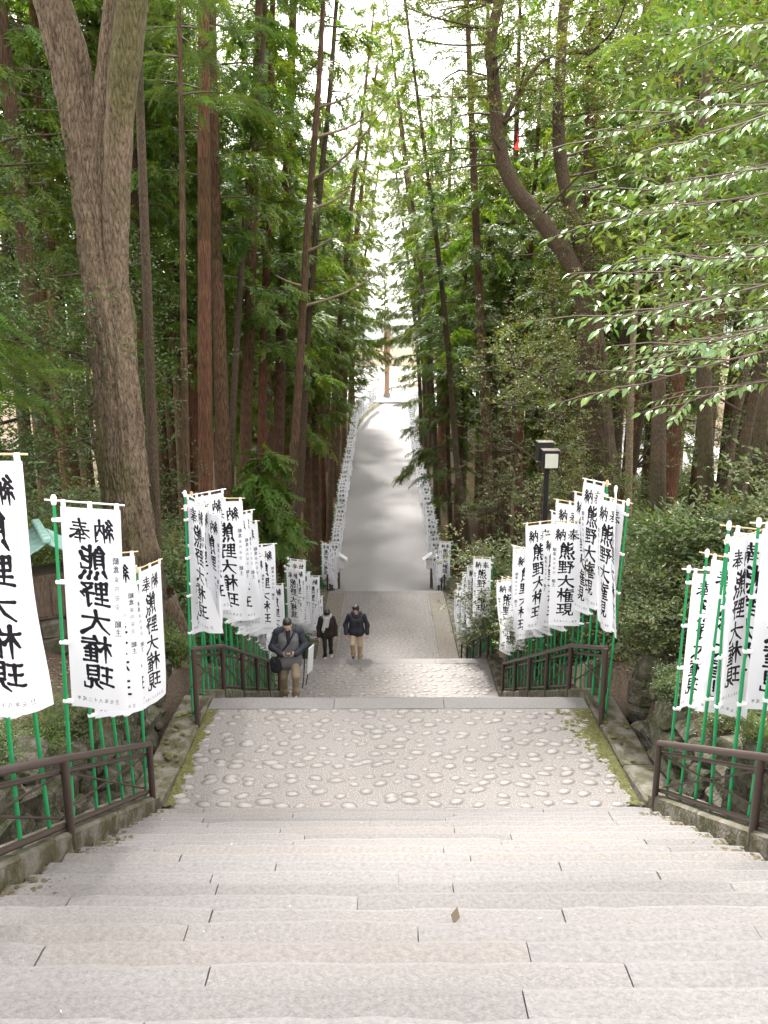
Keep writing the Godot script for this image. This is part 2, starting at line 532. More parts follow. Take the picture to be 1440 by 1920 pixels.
func slab(b: MB, x0: float, x1: float, y: float, d0: float, d1: float, thick: float, bev := 0.012) -> void:
	b.cbox(Transform3D(Basis(), Vector3((x0 + x1) / 2, y - thick / 2, -(d0 + d1) / 2)), Vector3(x1 - x0, thick, d1 - d0), bev)

func landing(d0: float, d1: float, fall: float, half: float, pick: bool, sd: int, pebbles: Array) -> void:
	var r := RandomNumberGenerator.new()
	r.seed = sd
	var y := EYE - fall
	var root := Node3D.new()
	root.name = numbered("cobbled_landing")
	root.set_meta("kind", "structure")
	add_child(root)
	var b := MB.new()
	slab(b, -half, half, y - 0.003, d0 - 0.02, d1 - 0.36, 0.5, 0.004)
	part(root, "concrete_bed", b.commit(), M.aggregate)
	var x := -2.74
	while x < 2.73:
		var e := minf(x + r.randf_range(1.5, 2.4), 2.74)
		if 2.74 - e < 0.6:
			e = 2.74
		part(root, "edge_stone", step_block(x + 0.004, e - 0.004, y + 0.004, d1 - 0.36, 0.37, 0.3, r), [M.step_stone, M.step_stone_pale, M.step_stone_grey][r.randi() % 3])
		x = e
	var xf := []
	var d := d0 + 0.1
	var row := 0
	while d < d1 - 0.42:
		var px := -half + r.randf_range(0.1, 0.25)
		while px < half - 0.1:
			var t := Transform3D(Basis(Vector3.UP, r.randf_range(-0.5, 0.5)).scaled(Vector3.ONE * r.randf_range(0.72, 1.12)), Vector3(px, y - 0.006, -d + r.randf_range(-0.07, 0.07)))
			xf.append(t)
			px += r.randf_range(0.2, 0.32)
		d += r.randf_range(0.17, 0.22)
		row += 1
	if pick:
		for i in mini(xf.size(), 300):
			part(root, "cobble", pebbles[r.randi() % pebbles.size()], [M.cobble, M.cobble, M.cobble_grey, M.cobble_warm][r.randi() % 4], xf[i])
	else:
		scatter(root, "cobbles", pebbles[0], M.cobble, xf, [Color(1, 1, 1)])
	if half < 2.5:
		for s in [-1, 1]:
			var k := MB.new()
			slab(k, minf(s * (half + 0.1), s * 2.74), maxf(s * (half + 0.1), s * 2.74), y + 0.012, d0 + 0.003, d1 - 0.37, 0.4)
			part(root, "side_strip", k.commit(), M.strip_concrete)
			var dd := d0 + 0.06
			var line := []
			while dd < d1 - 0.4:
				line.append(Transform3D(Basis(Vector3.UP, PI / 2 + r.randf_range(-0.2, 0.2)).scaled(Vector3.ONE * r.randf_range(0.7, 0.95)), Vector3(s * (half + 0.05), y - 0.002, -dd)))
				dd += r.randf_range(0.13, 0.18)
			scatter(root, "border_cobbles", pebbles[1], M.cobble_grey, line, [Color(1, 1, 1)])

func kerbs() -> void:
	var r := RandomNumberGenerator.new()
	r.seed = 12
	for s in [-1, 1]:
		var root := Node3D.new()
		root.name = numbered("stair_kerb")
		root.set_meta("kind", "structure")
		add_child(root)
		for f in [[1.5, 8.3, 0.1], [8.3, 11.3, 0.05], [11.3, 19.3, 0.1], [19.3, 21.8, 0.05], [21.8, 28.6, 0.1], [28.6, 37.6, 0.06], [37.6, 42.3, 0.1]]:
			var n := int(ceil((f[1] - f[0]) / 1.4))
			for i in n:
				var da := lerpf(f[0], f[1], float(i) / n) + 0.006
				var db := lerpf(f[0], f[1], float(i + 1) / n) - 0.006
				var ya = EYE - drop(da) + f[2]
				var yb = EYE - drop(db) + f[2]
				var b := MB.new()
				var ang := atan2(yb - ya, db - da)
				var lng := Vector2(db - da, yb - ya).length()
				var wide := 0.42 if f[2] < 0.09 else 0.36
				b.cbox(Transform3D(Basis(Vector3.RIGHT, ang), Vector3(s * (2.75 + wide / 2), (ya + yb) / 2 - 0.2 * cos(ang), -(da + db) / 2)), Vector3(wide, 0.4, lng), 0.025, 0.012, r)
				part(root, "kerb_stone", b.commit(), M.kerb_stone)

func stone_wall(called: String, label: String, spots: Array, sd: int) -> void:
	var r := RandomNumberGenerator.new()
	r.seed = sd
	var root := thing(called, label, "retaining wall", Vector3.ZERO)
	for q in spots:       # x, distance, top height above the ground's foot, run direction (0 along the stairs, 1 across)
		var b := MB.new()
		var sz := Vector3(r.randf_range(0.3, 0.42), r.randf_range(0.26, 0.4), r.randf_range(0.4, 0.62))
		if q[3] == 1:
			sz = Vector3(sz.z, sz.y, sz.x)
		b.cbox(Transform3D(Basis.from_euler(Vector3(r.randf_range(-0.15, 0.15), r.randf_range(-0.2, 0.2), r.randf_range(-0.15, 0.15))), Vector3(q[0], q[2], -q[1])), sz, 0.06, 0.06, r)
		part(root, "rock", b.commit(), M.mossy_rock)

# ------------------------------------------------------------------ railings
func rod(a: Vector3, c: Vector3, rad: float, sides := 8) -> ArrayMesh:
	var b := MB.new()
	b.tube([a, c], [rad, rad], sides)
	return b.commit()

func railing(label: String, side: int, posts: Array, tall: float, lift: float, end_rise: bool) -> void:
	# posts: distances, from the upper end to the lower end
	var x := side * 2.77
	var root := thing("stair_railing", label, "railing", Vector3(x, EYE - drop(posts[0]), -posts[0]), 0.0, "brown metal railings along the stairs")
	var o := root.position
	var top := []
	for i in posts.size():
		var d: float = posts[i]
		var foot := Vector3(x, EYE - drop(d) + lift - 0.1, -d) - o
		var head := Vector3(x, EYE - drop(d) + tall, -d) - o
		if end_rise and i == 0:
			head.y = EYE - drop(11.3) + 0.48 * (11.3 - d) * 0.6 + tall - o.y
		if i == posts.size() - 1 and posts.size() > 1 and not end_rise:
			head.y -= 0.03
		part(root, "post", rod(foot, head, 0.036 if end_rise else 0.034, 10), M.rail_paint)
		top.append(head)
	var b := MB.new()
	var pts := []
	pts.append_array(top)
	var rr := []
	for p in pts:
		rr.append(0.034)
	b.tube(pts, rr, 10)
	part(root, "handrail", b.commit(), M.rail_paint)
	for k in [["middle_rail", 0.12, 0.022], ["bottom_rail", -1.0, 0.026]]:
		var m := MB.new()
		for i in posts.size() - 1:
			var p: Vector3 = top[i] - Vector3(side * -0.05, k[1], 0)
			var q: Vector3 = top[i + 1] - Vector3(side * -0.05, k[1], 0)
			if k[1] < 0.0:
				p.y = EYE - drop(posts[i]) + lift + 0.1 - o.y
				q.y = EYE - drop(posts[i + 1]) + lift + 0.1 - o.y
			m.tube([p, q], [k[2], k[2]], 6)
		part(root, k[0], m.commit(), M.rail_paint)
	for i in posts.size() - 1:
		var p: Vector3 = top[i] + Vector3(side * 0.07, -0.14, -0.05)
		var q: Vector3 = top[i + 1] + Vector3(side * 0.07, -tall + lift + 0.2, 0.05)
		part(root, "brace", rod(p, q, 0.011, 5), M.rail_paint)
		p = top[i] + Vector3(side * 0.07, -tall + lift + 0.2, -0.05)
		q = top[i + 1] + Vector3(side * 0.07, -0.14, 0.05)
		part(root, "brace", rod(p, q, 0.011, 5), M.rail_paint)

# ------------------------------------------------------------------ writing on the banners
const GLYPH := {
	"熊": "28,5 14,24 42,22|36,14 46,28|18,32 17,72|18,32 44,32 44,70 37,67|20,44 42,44|20,55 42,55|80,8 58,19|56,4 56,28 62,34 84,32 87,22|80,40 58,51|56,37 56,60 62,68 86,66 89,55|18,78 8,96|36,80 42,96|58,79 66,95|78,77 93,96",
	"野": "10,10 10,48|10,10 44,10 44,48|12,28 42,28|10,47 44,47|27,10 27,84|8,66 46,64|2,90 50,82|56,10 88,9 72,28|62,22 82,36|52,45 94,42 84,57|74,45 73,92 62,84",
	"大": "6,37 94,31|52,4 48,40 32,72 6,96|50,38 66,70 96,94",
	"権": "3,30 44,27|24,4 24,97|23,32 3,68|26,38 42,56|60,3 48,22|54,13 96,11|46,28 98,25|60,32 44,60|54,48 54,98|74,34 82,45|54,50 92,48|55,64 90,62|55,78 90,77|53,94 97,92|74,48 74,93",
	"現": "4,15 40,13|6,46 38,44|2,82 44,72|22,15 22,78|52,8 52,60|52,8 86,8 86,60|53,25 85,25|53,42 85,42|52,60 86,60|63,62 58,80 38,97|74,62 74,87 80,93 97,91 98,76",
	"奉": "18,18 82,15|22,32 78,29|6,48 94,45|49,3 46,30 30,56 4,76|54,46 70,62 96,76|32,66 68,64|26,81 74,79|50,55 50,99",
	"納": "26,3 10,22 30,25|38,13 8,44 42,41|33,31 43,47|25,46 25,96|14,58 4,80|34,56 43,74|52,26 52,96|52,26 93,26 93,94 83,86|73,4 71,40 56,66|72,42 88,62",
	"願": "8,8 50,8|10,8 8,60 2,90|28,10 22,20|16,24 16,48|16,24 46,24 46,48|16,36 46,36|16,48 46,48|31,50 31,94 24,88|20,62 12,84|40,60 50,82|56,8 98,8|76,8 70,22|60,24 60,74|60,24 94,24 94,74|60,40 94,40|60,57 94,57|60,74 94,74|68,78 56,94|84,78 96,94",
	"意": "50,2 50,12|20,14 80,14|34,18 38,28|66,18 60,28|6,32 94,32|26,40 26,64|26,40 74,40 74,64|26,52 74,52|26,64 74,64|14,74 8,94|30,72 34,92 68,94 72,84|50,70 56,80|78,72 92,90",
	"主": "46,2 56,14|16,24 84,24|22,54 78,54|50,24 50,92|6,93 94,93",
	"家": "50,2 50,12|12,16 8,30|12,16 90,16 84,30|24,34 78,34|50,34 14,60|38,48 60,70 54,96 44,88|46,60 14,80|50,72 12,96|80,44 62,58|60,56 94,92",
	"内": "16,24 16,96|16,24 84,24 84,94 74,88|50,4 49,44 28,72|50,46 74,70",
	"安": "50,2 50,14|12,18 8,34|12,18 90,18 84,34|44,30 24,66 78,94|70,44 50,76 14,96|6,54 94,54",
	"全": "50,4 6,48|50,4 94,46|26,48 74,48|28,68 72,68|50,48 50,92|10,93 90,93",
	"平": "14,14 86,14|28,26 36,44|72,24 62,44|6,54 94,54|50,14 50,98",
	"成": "18,22 92,22|20,22 18,60 6,94|20,46 44,46 42,74 34,70|52,4 60,60 84,92 94,78|84,40 50,90|70,4 82,14",
	"二": "20,28 80,28|6,82 94,82",
	"十": "6,46 94,46|50,4 50,98",
	"八": "38,24 30,60 8,90|58,16 70,60 94,90",
	"年": "30,4 8,34|24,18 86,18|26,42 82,42|26,42 26,66|4,66 96,66|54,18 54,98",
	"元": "24,14 76,14|6,40 94,40|36,42 30,72 8,94|62,42 62,80 70,92 92,90 94,74",
	"旦": "26,8 26,68|26,8 74,8 74,68|26,38 74,38|26,68 74,68|6,92 94,92",
}

func dab(im: Image, p: Vector2, r: float, ink: Color) -> void:
	for yy in range(int(p.y - r), int(p.y + r) + 1):
		var h := r * r - (yy + 0.5 - p.y) * (yy + 0.5 - p.y)
		if h > 0.0:
			var w := sqrt(h)
			im.fill_rect(Rect2i(int(p.x - w), yy, maxi(1, int(2.0 * w)), 1), ink)

func write(im: Image, ch: String, box: Rect2, pen: float, ink: Color, r: RandomNumberGenerator) -> void:
	for stroke in GLYPH[ch].split("|"):
		var pts := []
		for p in stroke.split(" "):
			var q = p.split(",")
			pts.append(box.position + Vector2(float(q[0]), float(q[1])) / 100.0 * box.size + Vector2(r.randf_range(-1, 1), r.randf_range(-1, 1)) * pen * 0.2)
		var total := 0.0
		for i in pts.size() - 1:
			total += pts[i].distance_to(pts[i + 1])
		var run := 0.0
		for i in pts.size() - 1:
			var a: Vector2 = pts[i]
			var c: Vector2 = pts[i + 1]
			var len := a.distance_to(c)
			var n := maxi(1, int(len / maxf(1.0, pen * 0.3)))
			var dir := (c - a).normalized()
			var flat := absf(dir.x) > absf(dir.y) * 3.0
			for k in n + 1:
				var t := (run + len * k / n) / maxf(total, 0.01)
				var w := pen * (0.72 if flat else 1.0)
				w *= 1.12 - 0.3 * sin(PI * minf(t, 1.0))
				if not flat:
					w *= 1.0 - 0.55 * smoothstep(0.55, 1.0, t) * (1.0 if dir.x < 0.3 else -0.25)
				dab(im, a.lerp(c, float(k) / n), w, ink)
			run += len

func banner_print(sd: int, wish: bool) -> ImageTexture:
	var r := RandomNumberGenerator.new()
	r.seed = sd
	var im := Image.create(480, 1640, false, Image.FORMAT_RGB8)
	im.fill(Color(0.93, 0.935, 0.95))
	var ink := Color(0.045, 0.04, 0.09)
	write(im, "奉", Rect2(252, 85, 165, 190), 11.0, ink, r)
	write(im, "納", Rect2(60, 85, 160, 190), 11.0, ink, r)
	var y := 285.0
	for k in [["熊", 285.0], ["野", 235.0], ["大", 215.0], ["権", 235.0], ["現", 225.0]]:
		write(im, k[0], Rect2(118, y + 6, 250, k[1] - 14), 16.0, ink, r)
		y += k[1]
	var small := Color(0.16, 0.15, 0.22)
	if wish:
		y = 380.0
		for ch in ["願", "意"]:
			write(im, ch, Rect2(32, y, 52, 58), 3.2, small, r)
			y += 66.0
		y += 20.0
		for ch in ["家", "内", "安", "全"]:
			write(im, ch, Rect2(36, y, 44, 46), 2.2, Color(0.35, 0.34, 0.4), r)
			y += 74.0
		y += 60.0
		for ch in ["願", "主"]:
			write(im, ch, Rect2(32, y, 52, 58), 3.2, small, r)
			y += 66.0
	var x := 400.0
	for ch in ["平", "成", "二", "十", "八", "年", "元", "旦"]:
		write(im, ch, Rect2(x, 1545, 34, 40), 1.8, small, r)
		x -= 46.0
	im.resize(300, 1025, Image.INTERPOLATE_LANCZOS)
	return ImageTexture.create_from_image(im)

# ------------------------------------------------------------------ banners
func cloth_mesh(r: RandomNumberGenerator, furl: float) -> ArrayMesh:
	# hangs from the crossbar at the pole's top; x runs from the pole (0) to the free edge (-0.45)
	var b := MB.new()
	var nx := 7
	var ny := 14
	var amp := r.randf_range(0.018, 0.05)
	var ph := r.randf_range(0, TAU)
	var kick := r.randf_range(-0.16, 0.16)
	var grid := []
	for j in ny + 1:
		var row := []
		var t := float(j) / ny
		for i in nx + 1:
			var s := float(i) / nx
			var x := -0.045 - 0.45 * s * (1.0 - furl * t * t * 0.8)
			var z := amp * (sin(s * 5.0 + t * 4.0 + ph) + 0.4 * sin(s * 11.0 - t * 7.0 + ph * 2.0)) * (0.3 + t) * s + kick * t * t * s
			z += furl * 0.18 * sin(s * PI * 1.3) * t
			var y := 2.63 - 1.55 * t + furl * 0.06 * s * t - 0.012 * s + 0.02 * sin(ph + s * 3.0) * t * s
			row.append(Vector3(x, y, z))
		grid.append(row)
	for j in ny:
		for i in nx:
			var q := [[j, i], [j, i + 1], [j + 1, i + 1], [j, i], [j + 1, i + 1], [j + 1, i]]
			for k in q:
				var p: Vector3 = grid[k[0]][k[1]]
				var dx: Vector3 = grid[k[0]][mini(k[1] + 1, nx)] - grid[k[0]][maxi(k[1] - 1, 0)]
				var dy: Vector3 = grid[mini(k[0] + 1, ny)][k[1]] - grid[maxi(k[0] - 1, 0)][k[1]]
				b.put(p, dx.cross(dy).normalized() , Vector2(1.0 - float(k[1]) / nx, float(k[0]) / ny))
	for k in range(0, b.v.size(), 3):
		var face := (b.v[k + 2] - b.v[k]).cross(b.v[k + 1] - b.v[k])
		if face.z < 0.0:
			var p := b.v[k + 1]; b.v[k + 1] = b.v[k + 2]; b.v[k + 2] = p
			var q := b.n[k + 1]; b.n[k + 1] = b.n[k + 2]; b.n[k + 2] = q
			var u := b.uv[k + 1]; b.uv[k + 1] = b.uv[k + 2]; b.uv[k + 2] = u
		for j in 3:
			if b.n[k + j].z < 0.0:
				b.n[k + j] = -b.n[k + j]
	return b.commit()

var kit := {}

func banner_kit() -> void:
	var r := RandomNumberGenerator.new()
	r.seed = 77
	kit.cloths = []
	for i in 10:
		kit.cloths.append(cloth_mesh(r, 0.0 if i < 7 else r.randf_range(0.2, 0.6)))
	kit.prints = []
	for i in 4:
		var m := mat("banner_cloth_%d" % i, Color(0.9, 0.9, 0.92), 0.85)
		m.albedo_texture = banner_print(100 + i, i != 2)
		m.backlight_enabled = true
		m.backlight = Color(0.7, 0.7, 0.7)
		m.cull_mode = BaseMaterial3D.CULL_DISABLED
		kit.prints.append(m)
	var b := MB.new()
	b.tube([Vector3(0, 0, 0), Vector3(0, 1.4, 0), Vector3(0, 1.42, 0), Vector3(0, 2.66, 0)], [0.0155, 0.0155, 0.0125, 0.0125], 8)
	kit.pole = b.commit()
	b = MB.new()
	b.tube([Vector3(0, 2.64, 0), Vector3(0, 2.66, 0), Vector3(0, 2.70, 0), Vector3(0, 2.715, 0)], [0.016, 0.021, 0.021, 0.012], 8)
	kit.cap = b.commit()
	b = MB.new()
	b.tube([Vector3(0.07, 2.675, 0), Vector3(-0.53, 2.655, 0)], [0.007, 0.007], 6)
	kit.bar = b.commit()
	b = MB.new()
	b.cbox(Transform3D(Basis(), Vector3(-0.018, 0, 0)), Vector3(0.075, 0.03, 0.04), 0.006)
	kit.tie = b.commit()
	b = MB.new()
	b.cbox(Transform3D(), Vector3(0.034, 0.06, 0.017), 0.004)
	kit.loop = b.commit()
	b = MB.new()
	for k in [[-0.07, 0.0], [-0.27, 0.008], [-0.47, 0.016]]:
		b.cbox(Transform3D(Basis(), Vector3(k[0], 2.652 - k[1], 0)), Vector3(0.034, 0.06, 0.017), 0.004)
	kit.loops = b.commit()
	b = MB.new()
	for k in 4:
		b.cbox(Transform3D(Basis(), Vector3(-0.018, 2.53 - k * 0.47, 0)), Vector3(0.075, 0.03, 0.04), 0.006)
	kit.ties = b.commit()

func banner(label: String, group: String, at: Vector3, turn: float, shape: int, face: int, detail: bool, tilt := Vector2.ZERO, size := 1.0) -> Node3D:
	var o := thing("prayer_banner", label, "banner", at, turn, group)
	o.rotation = Vector3(tilt.x, turn, tilt.y)
	o.scale = Vector3.ONE * size
	part(o, "pole", kit.pole, M.green_pole)
	part(o, "cloth", kit.cloths[shape], kit.prints[face])
	part(o, "pole_cap", kit.cap, M.tie_white if (shape + face) % 3 else M.cap_wood)
	part(o, "crossbar", kit.bar, M.tie_white if face % 2 else M.cap_wood)
	if detail:
		for k in [[-0.07, 0.0], [-0.27, 0.008], [-0.47, 0.016]]:
			part(o, "hanging_loop", kit.loop, M.tie_white, Transform3D(Basis(), Vector3(k[0], 2.652 - k[1], 0)))
		for k in 4:
			part(o, "side_tie", kit.tie, M.tie_white, Transform3D(Basis(), Vector3(0, 2.53 - k * 0.47, 0)))
	else:
		part(o, "hanging_loops", kit.loops, M.tie_white)
		part(o, "side_ties", kit.ties, M.tie_white)
	return o

func ordinal(n: int) -> String:
	var names := ["", "first", "second", "third", "fourth", "fifth", "sixth", "seventh", "eighth", "ninth", "tenth", "eleventh", "twelfth"]
	if n < names.size():
		return names[n]
	var tail := "th"
	if n % 100 < 11 or n % 100 > 13:
		tail = ["th", "st", "nd", "rd", "th", "th", "th", "th", "th", "th"][n % 10]
	return str(n) + tail

func banners() -> void:
	banner_kit()
	var r := RandomNumberGenerator.new()
	r.seed = 5
	for side in [-1, 1]:
		var where := "left" if side < 0 else "right"
		# near flight, counted from the lower end of its railing
		for i in (9 if side < 0 else 9):
			var d: float = [8.25, 7.88, 7.52, 7.15, 6.79, 6.25, 5.8, 5.3, 4.8][i] if side < 0 else 8.1 - 0.37 * i
			var turn := PI + r.randf_range(-0.75, 0.75)
			if side < 0 and i == 5:
				turn = PI - 0.1
			if side < 0:
				turn = PI + [1.3, 1.35, 1.4, 1.3, 0.5, -0.1, 3.5, 2.7, 0.1][i]
			var o := banner("white banner on green pole in %s near railing, %s from its lower end post" % [where, ordinal(i + 1)], "banners along the near flight", Vector3(side * 2.87, EYE - drop(d) + 0.07, -d), turn, r.randi() % 10, r.randi() % 4, true, Vector2(r.randf_range(-0.03, 0.03), r.randf_range(-0.025, 0.025)), [1.0, 0.95, 0.95, 0.95, 0.95, 1.08, 1.06, 1.0, 1.05][i] if side < 0 else r.randf_range(1.0, 1.12))
		# second flight
		for i in 24:
			var d := 10.55 + 0.36 * i
			var turn := (PI if side < 0 else 0.0) + r.randf_range(0.75, 1.3) * (-1.0 if r.randf() < (0.3 if side < 0 else 0.8) else 1.0)
			if i % 5 == 4:
				turn = (PI if side < 0 else 0.0) + r.randf_range(-0.4, 0.4)
			banner("white banner at %s railing of second flight, %s down from its tall top post" % [where, ordinal(i + 1)], "banners along the second flight", Vector3(side * 2.87, EYE - drop(d) + 0.05, -d), turn, r.randi() % 10, r.randi() % 4, true, Vector2(r.randf_range(-0.03, 0.03), r.randf_range(-0.03, 0.03)), r.randf_range(1.04, 1.22) * (0.86 if i > 16 else 1.0))
		for i in 18:
			var d := 21.9 + 0.38 * i
			var turn := (PI if side < 0 else 0.0) + r.randf_range(-0.8, 0.8)
			banner("white banner at %s railing of third flight, %s down from the landing behind the walkers" % [where, ordinal(i + 1)], "banners along the third flight", Vector3(side * 2.87, EYE - drop(d) + 0.05, -d), turn, r.randi() % 10, r.randi() % 4, false, Vector2(r.randf_range(-0.03, 0.03), r.randf_range(-0.03, 0.03)), r.randf_range(1.0, 1.14))
		# beside the gravel path
		var d := 38.0
		var n := 0
		while n < 86 and d < 104.0:
			n += 1
			var turn := (PI if side < 0 else 0.0) + r.randf_range(-0.7, 0.7)
			banner("small white banner lining %s edge of gravel path, %s out from the stairs" % [where, ordinal(n)], "banners lining the gravel path", Vector3(side * 3.12 + bend(d), ground(side * 3.12 + bend(d), d) - 0.02, -d), turn, r.randi() % 10, r.randi() % 4, false, Vector2(r.randf_range(-0.03, 0.03), r.randf_range(-0.03, 0.03)), r.randf_range(1.02, 1.14))
			d += 0.62 if d < 60.0 else 0.85

# ------------------------------------------------------------------ foliage
func leaf(b: MB, at: Vector3, dir: Vector3, up: Vector3, len: float, wide: float, fold := 0.25, bow := 0.15) -> void:
	var side := dir.cross(up).normalized()
	var nn := side.cross(dir).normalized()
	var tip := at + dir * len - nn * len * bow
	var mid := at + dir * len * 0.45
	var l := mid + side * wide + nn * wide * fold
	var r := mid - side * wide + nn * wide * fold
	b.tri(at, l, tip, nn)
	b.tri(at, r, tip, nn)

func leaf_cluster(r: RandomNumberGenerator, n: int, len: float, spread: float, slim := 0.26) -> ArrayMesh:
	# a forked twig with leaves along it
	var b := MB.new()
	for f in 3:
		var az := r.randf_range(0, TAU)
		var dir := Vector3(cos(az) * 0.7, r.randf_range(-0.1, 0.6), sin(az) * 0.7).normalized()
		for k in n / 3:
			var t := (k + 1.0) / (n / 3)
			var p := dir * spread * t + Vector3(0, -0.15 * spread * t * t, 0)
			var out := (dir * 0.6 + Vector3(r.randf_range(-1, 1), r.randf_range(-0.5, 0.5), r.randf_range(-1, 1))).normalized()
			var g := r.randf_range(0.75, 1.25)
			b.col = Color(g, g, g * r.randf_range(0.8, 1.1))
			leaf(b, p, out, (Vector3.UP + Vector3(r.randf_range(-0.5, 0.5), 0, r.randf_range(-0.5, 0.5))).normalized(), len * r.randf_range(0.75, 1.2), len * slim * r.randf_range(0.85, 1.15))
	return b.commit()

func cedar_spray(r: RandomNumberGenerator) -> ArrayMesh:
	# a drooping shoot about 0.7 m long, with side shoots clothed in short needles; x is its direction
	var b := MB.new()
	var shoots := 20
	for i in shoots:
		var t := float(i) / shoots
		var base := Vector3(t * 0.6, -0.16 * t * t, 0)
		var az := r.randf_range(-1.1, 1.1) + (PI if i % 2 else 0.0)
		var dir := Vector3(0.75, -0.1 - 0.25 * r.randf(), 0) + Vector3(0, sin(az) * 0.35, cos(az) * 0.75) * (1.1 - t * 0.6)
		dir = dir.normalized()
		var len := lerpf(0.3, 0.14, t) * r.randf_range(0.8, 1.2)
		var g := r.randf_range(0.7, 1.25)
		b.col = Color(g, g, g)
		var side := dir.cross(Vector3.UP).normalized()
		var p := base
		for k in 5:
			var s := k / 5.0
			var q := base + dir * len * (s + 0.2) + Vector3(0, -0.08 * len * (s + 0.2) * (s + 0.2) * 4.0, 0)
			for w in [-1.0, 1.0, 0.0]:
				var out: Vector3 = (dir * 0.9 + side * w * 0.7 + Vector3(0, 0.6 if w == 0.0 else -0.1, 0)).normalized()
				var root := side * 0.006 if w == 0.0 else Vector3(0, 0.006, 0)
				b.tri(p + root, p - root, p + out * len * 0.34, Vector3.UP)
			b.tri(p + side * 0.005, p - side * 0.005, q, Vector3.UP)
			p = q
	return b.commit()

func coarse_spray(r: RandomNumberGenerator) -> ArrayMesh:
	# the same shoot with its needles gathered into tufts a few centimetres wide
	var b := MB.new()
	for i in 15:
		var t := i / 15.0
		var base := Vector3(t * 0.6, -0.18 * t * t, 0)
		var az := r.randf_range(-1.2, 1.2) + (PI if i % 2 else 0.0)
		var dir := (Vector3(0.7, -0.15 - 0.4 * r.randf(), 0) + Vector3(0, sin(az) * 0.45, cos(az) * 0.75) * (1.1 - t * 0.6)).normalized()
		var len := lerpf(0.3, 0.16, t) * r.randf_range(0.7, 1.2)
		var side := dir.cross(Vector3(r.randf_range(-0.6, 0.6), 1, r.randf_range(-0.6, 0.6))).normalized()
		var g := r.randf_range(0.6, 1.35)
		b.col = Color(g, g, g * 0.9)
		for k in 4:
			var p := base + dir * len * k * 0.25 - Vector3(0, 0.06 * len * k * k * 0.25, 0)
			var out := (dir + side * (0.8 if k % 2 else -0.8) + Vector3(0, r.randf_range(-0.3, 0.3), 0)).normalized()
			var w := out.cross(Vector3.UP).normalized() * len * 0.11
			b.tri(p + w, p - w, p + out * len * 0.5, Vector3.UP)
		b.tri(base + side * 0.02, base - side * 0.02, base + dir * len, Vector3.UP)
	return b.commit()

func smooth_path(pts: Array, n: int) -> Array:
	var out := []
	for i in pts.size() - 1:
		var a: Vector3 = pts[maxi(i - 1, 0)]
		var c: Vector3 = pts[i]
		var d: Vector3 = pts[i + 1]
		var e: Vector3 = pts[mini(i + 2, pts.size() - 1)]
		for k in n:
			out.append(c.cubic_interpolate(d, a, e, float(k) / n))
	out.append(pts[-1])
	return out

func trunk_mesh(pts: Array, r0: float, r1: float, sides: int, ridge: float, flare: float, sd: int) -> ArrayMesh:
	var r := RandomNumberGenerator.new()
	r.seed = sd
	var path := smooth_path(pts, 16 if sides > 30 else 6)
	var rad := []
	for i in path.size():
		var t := float(i) / (path.size() - 1)
		rad.append(lerpf(r0, r1, t) * (1.0 + flare * exp(-t * path.size() / (8.0 if sides > 30 else 3.0))))
	var b := MB.new()
	b.mossy = rough_noise_3d
	if sides > 30:
		b.tube(path, rad, sides, true, ridge, null, rough_noise_3d)
	else:
		b.tube(path, rad, sides, true, ridge, r)
	return b.commit()

func at_height(path: Array, y: float) -> Vector3:
	for i in path.size() - 1:
		if path[i + 1].y >= y:
			return path[i].lerp(path[i + 1], clampf((y - path[i].y) / maxf(path[i + 1].y - path[i].y, 0.01), 0, 1))
	return path[-1]

func cedar_crown(o: Node3D, path: Array, y0: float, y1: float, reach: float, boughs: int, sd: int, tint: Color) -> void:
	var r := RandomNumberGenerator.new()
	r.seed = sd
	var xf := []
	var cols := []
	var limbs := MB.new()
	for i in boughs:
		var t := (i + r.randf()) / boughs
		var y := lerpf(y0, y1, t)
		var root := at_height(path, y)
		var az := i * 2.4 + r.randf_range(-0.5, 0.5)
		var len := reach * (1.0 - 0.75 * t) * r.randf_range(0.55, 1.1)
		var dir := Vector3(cos(az), 0.12, sin(az))
		var droop := r.randf_range(0.12, 0.24)
		var line := []
		var rr := []
		for k in 4:
			var s := len * k / 3.0
			line.append(root + dir * s - Vector3(0, droop * s * s / maxf(len, 0.5), 0))
			rr.append(lerpf(0.035, 0.008, k / 3.0))
		limbs.tube(line, rr, 3, false)
		var s := len * 0.25
		while s < len:
			var p := root + dir * s - Vector3(0, droop * s * s / maxf(len, 0.5), 0)
			for k in 2:
				var a := az + r.randf_range(-1.2, 1.2)
				var bas := Basis(Vector3.UP, -a) * Basis(Vector3.BACK, r.randf_range(-0.7, 0.15)) * Basis(Vector3.RIGHT, r.randf_range(-0.6, 0.6))
				xf.append(Transform3D(bas.scaled_local(Vector3.ONE * r.randf_range(0.8, 1.45)), p + Vector3(r.randf_range(-0.15, 0.15), r.randf_range(-0.2, 0.1), r.randf_range(-0.15, 0.15))))
				var g := r.randf_range(0.75, 1.3)
				cols.append(Color(tint.r * g * r.randf_range(0.85, 1.25), tint.g * g, tint.b * g * r.randf_range(0.8, 1.2)))
			s += 0.33
	part(o, "branches", limbs.commit(), M.twig)
	scatter(o, "crown", kit.sprays[sd % 3] if (o.position.z > -24.0 and o.position != Vector3.ZERO) else kit.far_sprays[sd % 3], M.cedar_leaf, xf, cols)

